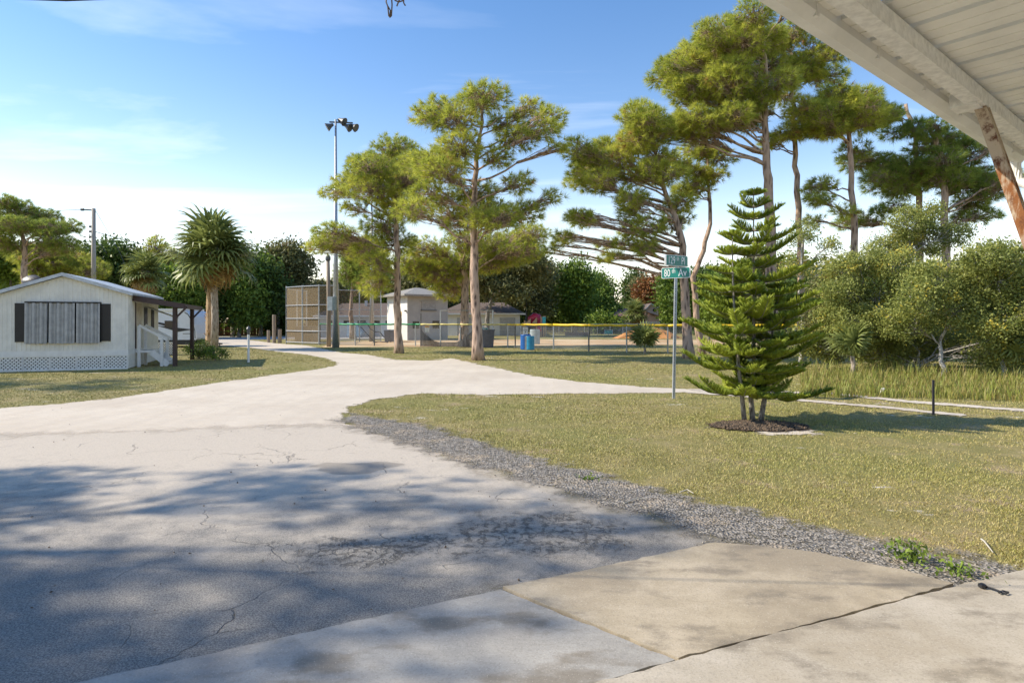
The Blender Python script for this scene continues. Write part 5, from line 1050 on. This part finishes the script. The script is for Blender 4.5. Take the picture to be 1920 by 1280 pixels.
# ------------------------------------------------------------------ street sign
SB = G(1263, 747); ss = empty('street_sign', SB, 'street sign post reading 129th Pl and 80th Av on the lawn', 'street sign')
tz = W(1268, 478, SB.y); lean = Vector(((tz.x-SB.x)/tz.z, .0, 1)); ptop = SB+lean*(W(1268, 524, SB.y).z)
mb = MB(); mb.bar(SB-lean*.05, ptop+lean*.02, .05, .05, up=(0, 1, 0)); pst = mb.build('post', plain('galvanised_post', (.50, .53, .57), .45, .12, 14, .5), ss)
mb = MB()
for k in range(70):
    c = SB+lean*(.06+k*.0305)
    if c.z > ptop.z-.02: break
    mb.obox(c+Vector((-.004, -.026, 0)), Vector((.0065, 0, 0)), Vector((0, .0015, 0)), Vector((0, 0, .0065)))
mb.build('punched_hole', M_BLACK, pst)
M_SIGN = plain('sign_green', (.004, .19, .155), .35, .05, 2); M_LET = plain('sign_white', (.85, .86, .86), .4, .02)
def blade(zc, Lh, Hh, ang, parts, name, off):
    e = Vector((math.cos(ang), math.sin(ang), 0)); nrm = Vector((math.sin(ang), -math.cos(ang), 0)); up = Vector((0, 0, 1)); c = Vector((SB.x+lean.x*zc, SB.y, zc))+e*off
    root = None
    for s in (1, -1):
        cc_ = c+nrm*.022*s; mb = MB(); pts = []
        for (sx_, sz_) in ((1, 1), (-1, 1), (-1, -1), (1, -1)):
            for a_ in range(4):
                t_ = math.radians({(1, 1): 0, (-1, 1): 90, (-1, -1): 180, (1, -1): 270}[(sx_, sz_)]+a_*30); r_ = .022
                pts.append(cc_+e*(sx_*(Lh-r_)+r_*math.cos(t_))+up*(sz_*(Hh-r_)+r_*math.sin(t_)))
        mb.prism([p-nrm*.0015 for p in pts], nrm*.003); bl = mb.build(name, M_LET, ss)
        mb = MB(); pin = [cc_+(p-cc_)*1 for p in pts]; q_ = []
        for p in pts:
            d_ = p-cc_; x_ = d_.dot(e); z_ = d_.dot(up); q_.append(cc_+e*(x_-math.copysign(.009, x_))+up*(z_-math.copysign(.009, z_))+nrm*(.0032*s))
        mb.prism([p-nrm*.0008 for p in q_], nrm*.0016); mb.build('face', M_SIGN, bl)
        if s == 1:
            for (txt, x_, z_, sz, sxx) in parts:
                v_, f_ = text_mesh(txt, sz, sxx); mb = MB(); mb.add([cc_+e*(x_+q.x)+up*(z_+q.y)+nrm*.0062 for q in v_], f_); mb.build('lettering', M_LET, bl)
    mb = MB(); mb.bar(c-up*(Hh+.01), c+up*(Hh+.01), .035); mb.build('bracket', M_GALV, ss)
z1 = W(1268, 511.5, SB.y).z; z2 = W(1270, 490, SB.y).z
blade(z1, .285, .105, math.radians(-33), [('80', -.235, -.07, .21, .62), ('th', -.075, -.0, .125, .7), ('Av', .055, -.07, .21, .72)], 'sign_blade', 0)
blade(z2+.012, .31, .105, math.radians(33), [('129', -.265, -.07, .215, .66), ('th', -.02, .0, .125, .7), ('Pl', .115, -.07, .215, .7)], 'sign_blade', 0)
# dark survey stake
g = G(1750, 778); t = W(1750, 712, g.y); mb = MB(); mb.bar((g.x, g.y, -.03), (g.x, g.y, t.z), .032, .02, up=(0, 1, 0)); tag(mb.build('survey_stake', plain('dark_stake', (.035, .03, .035), .6)), 'thin dark stake standing in the lawn before the scrub', 'stake')
g = G(1656, 737); mb = MB(); mb.lathe(g, [(.05, 0), (.055, .02), (.05, .09), (.02, .12)], 9); tag(mb.build('litter_cup', M_TRIM), 'small white cup lying at the edge of the tall grass', 'cup')
# cord with a handle on the pale slab
g = G(1846, 1102, .034); h = G(1886, 1116, .034); mb = MB(); mb.tube([g+Vector((0, 0, .012)), g.lerp(h, .5)+Vector((0, .01, .012)), h+Vector((0, 0, .012)), h+Vector((.025, .015, .012)), h+Vector((.01, .03, .012)), h+Vector((-.03, .01, .012))], .006, 6); mb.lathe(g+Vector((-.012, 0, 0)), [(.012, 0), (.022, .008), (.02, .022), (.008, .028)], 8); tag(mb.build('cord_hook', M_BLACK), 'short black cord with a knob lying on the pale concrete', 'cord')
# dry twigs and palm-leaf scraps
for i, (x0, y0, x1, y1, zl) in enumerate(((1780, 1065, 1835, 1062, .02), (1840, 1010, 1862, 1035, .02), (1170, 943, 1215, 935, .02), (1275, 922, 1300, 924, .02))):
    a, b = G(x0, y0, zl), G(x1, y1, zl); m_ = a.lerp(b, .5)+Vector((.02, .05, .012)); mb = MB(); mb.tube([a, m_, b], [.007, .006, .003], 5); tag(mb.build('dry_twig', plain('bleached_wood', (.50, .46, .38), .9)), ['curved bleached twig at the gravel end by the slab', 'straight bleached twig at the lawn edge near the slab', 'pale twig lying on the middle of the gravel strip', 'short pale twig on the gravel by the lawn'][i], 'twig', 'bleached twigs on the gravel')
# small weeds on the gravel
def weed(x, y, n, h, seed, label):
    g = G(x, y, .014); r = np.random.default_rng(seed); root = empty('weed', g, label, 'weed', 'weeds on the gravel'); P_ = np.array(g)+np.c_[r.normal(0, .07, (n, 2)), r.uniform(.01, h, n)]; v, f = leaf_quads(P_, np.full(n, .016), r); link('leaves', np_mesh('leaves', v-np.array(g), f, np.repeat(r.uniform(.2, .9, n), 4)), L_GREEN, root)
    mb = MB()
    for k in range(6): mb.tube([g, g+Vector((r.normal(0, .05), r.normal(0, .05), h*.9))], [.004, .002], 4)
    mb.build('stem', L_GREEN, root)
weed(1712, 1052, 150, .13, 1, 'leafy green weed at the gravel end by the tan slab'); weed(1690, 1048, 60, .07, 2, 'low weed just left of the leafy weed'); weed(1796, 1078, 90, .06, 3, 'flat weed patch where gravel meets the slab corner'); weed(1108, 899, 30, .04, 4, 'tiny weed tuft in the middle of the gravel')

# ------------------------------------------------------------------ porch awning over the camera
U = Vector((.777, .63, 0)); V = Vector((-.63, .777, 0)); E0 = Vector((.742, 1.883, 0)); ZA = 2.60
def aw(t, v, z): return E0+U*t-V*v+Vector((0, 0, z))         # v runs inward, towards the house
M_AW = plain('awning_white', (.78, .77, .73), .55, .08, 4, bump=.08); M_AWG = plain('awning_beam', (.72, .71, .68), .6, .14, 30)
por = empty('porch_awning', aw(0, 2.5, 0), 'white ribbed metal porch awning with beam and rusty leaning post', 'awning')
wl = MB(); wl.obox(aw(.6, 2.62, 1.5), U*3.2, V*.1, Vector((0, 0, 1.5))); wl.build('house_wall', M_WHITE, por)
T0, T1, PW = -2.4, 3.2, .262; k = 0; t = T0
while t < T1-.05:
    mb = MB(); c = t+PW/2; mb.obox(aw(c-.012, 1.30, ZA+.02), U*(PW/2-.018), V*1.28, Vector((0, 0, .008)))
    for q_ in (-.05, .035): mb.obox(aw(c+q_, 1.30, ZA+.0105), U*.003, V*1.27, Vector((0, 0, .002)))
    pn = mb.build('roof_panel', M_AW, por)
    mb = MB(); mb.obox(aw(t+PW-.014, 1.30, ZA+.052), U*.034, V*1.28, Vector((0, 0, .006))); mb.obox(aw(t+PW-.038, 1.30, ZA+.040), U*.003, V*1.28, Vector((0, 0, .014))); mb.build('panel_rib', M_AW, pn); t += PW
mb = MB(); prof = [(-.02, -.035), (.03, -.05), (.055, -.02), (.05, .035), (.075, .05), (.075, .075), (-.02, .075)]
mb.prism([aw(T0, .02+a, ZA+b) for a, b in prof], U*(T1-T0)); mb.build('gutter', M_AW, por)
t = T0+.1; 
while t < T1: 
    mb = MB(); mb.obox(aw(t, .045, ZA+.0), U*.01, V*.03, Vector((0, 0, .035))); mb.build('gutter_strap', M_AWG, por); t += .52
mb = MB(); mb.obox(aw((T0+T1)/2, .195, ZA-.04), U*(T1-T0)/2, V*.030, Vector((0, 0, .032))); mb.build('beam', M_AWG, por)
rust = N('rusty_white_paint'); f = rust.noise(rust.scale(rust.obj(), (1, 1, .25)), 9, 7, .7); z_ = rust.n('ShaderNodeSeparateXYZ'); rust.set(z_.inputs[0], rust.obj())
ff_ = rust.math('ADD', f, rust.rng(z_.outputs[2], 2.6, 1.6, -.06, .10, smooth=False)); cr_ = rust.mix(rust.rng(ff_, .47, .56), (.46, .38, .29), (.22, .08, .02)); cr_ = rust.mix(rust.rng(rust.noise(rust.obj(), 16, 6, .7), .5, .66), cr_, (.10, .03, .012)); rust.col(cr_); rust.rough(.8); rust.bump(f, .5, .01)
ptp = aw(1.67, .195, ZA-.06); pb = ptp+(Vector((.107, -.132, -.63))*(ptp.z-.034)/.63); mb = MB(); mb.bar(pb, ptp, .044, .044, up=V); pp = mb.build('post', rust.m, por)
mb = MB(); mb.bar(pb+U*.026, ptp+U*.026, .010, .052, up=V); mb.build('post_flange', rust.m, pp)
mb = MB(); mb.obox(aw(1.6, .16, ZA-.05), U*.06, V*.05, Vector((0, 0, .03))); mb.build('post_bracket', M_AWG, por)
a = aw(T1-.04, .03, ZA-.04); mb = MB(); mb.tube([a, a+Vector((.02, 0, -.12)), a-V*.12+Vector((.02, 0, -.22)), a-V*.14+Vector((.02, 0, -.55)), a-V*.14+Vector((.02, 0, -2.55))], .03, 10); mb.build('downspout', M_AW, por)
# overhead cable with a looped tie hanging from it
cpts = [Vector((-14.2, 4.2, 4.6)), Vector((-6, 3.7, 3.62)), Vector((-2.59, 3.5, 3.405)), Vector((-.72, 3.4, 3.42)), Vector((1.5, 3.3, 3.62)), Vector((4.6, 3.15, 4.05))]
cab = empty('overhead_cable', cpts[-1], 'thin dark overhead cable with looped tie hanging at the top', 'cable'); mb = MB(); mb.tube(cpts, .006, 6); mb.build('wire', M_BLACK, cab)
q = W(733, -4, 3.4); rs = plain('brown_tie', (.10, .06, .03), .7)
for pts in ([(727, -20), (724, 4), (727, 12), (729, 30), (731, 33), (734, 30), (735, 10), (733, -20)], [(727, 12), (732, 20), (731, 33)], [(757, -20), (748, 2), (744, 12)], [(756, -20), (757, 6), (760, 11)], [(740, 1), (748, 4), (757, 1)]):
    mb = MB(); mb.tube([W(x, y, 3.4) for x, y in pts], .0042, 5); mb.build('wire_tie', rs, cab)
mb = MB(); mb.tube([(4.62, 3.15, 0), (4.6, 3.15, 4.15)], .05, 8); mb.build('mast', M_GALV, cab)
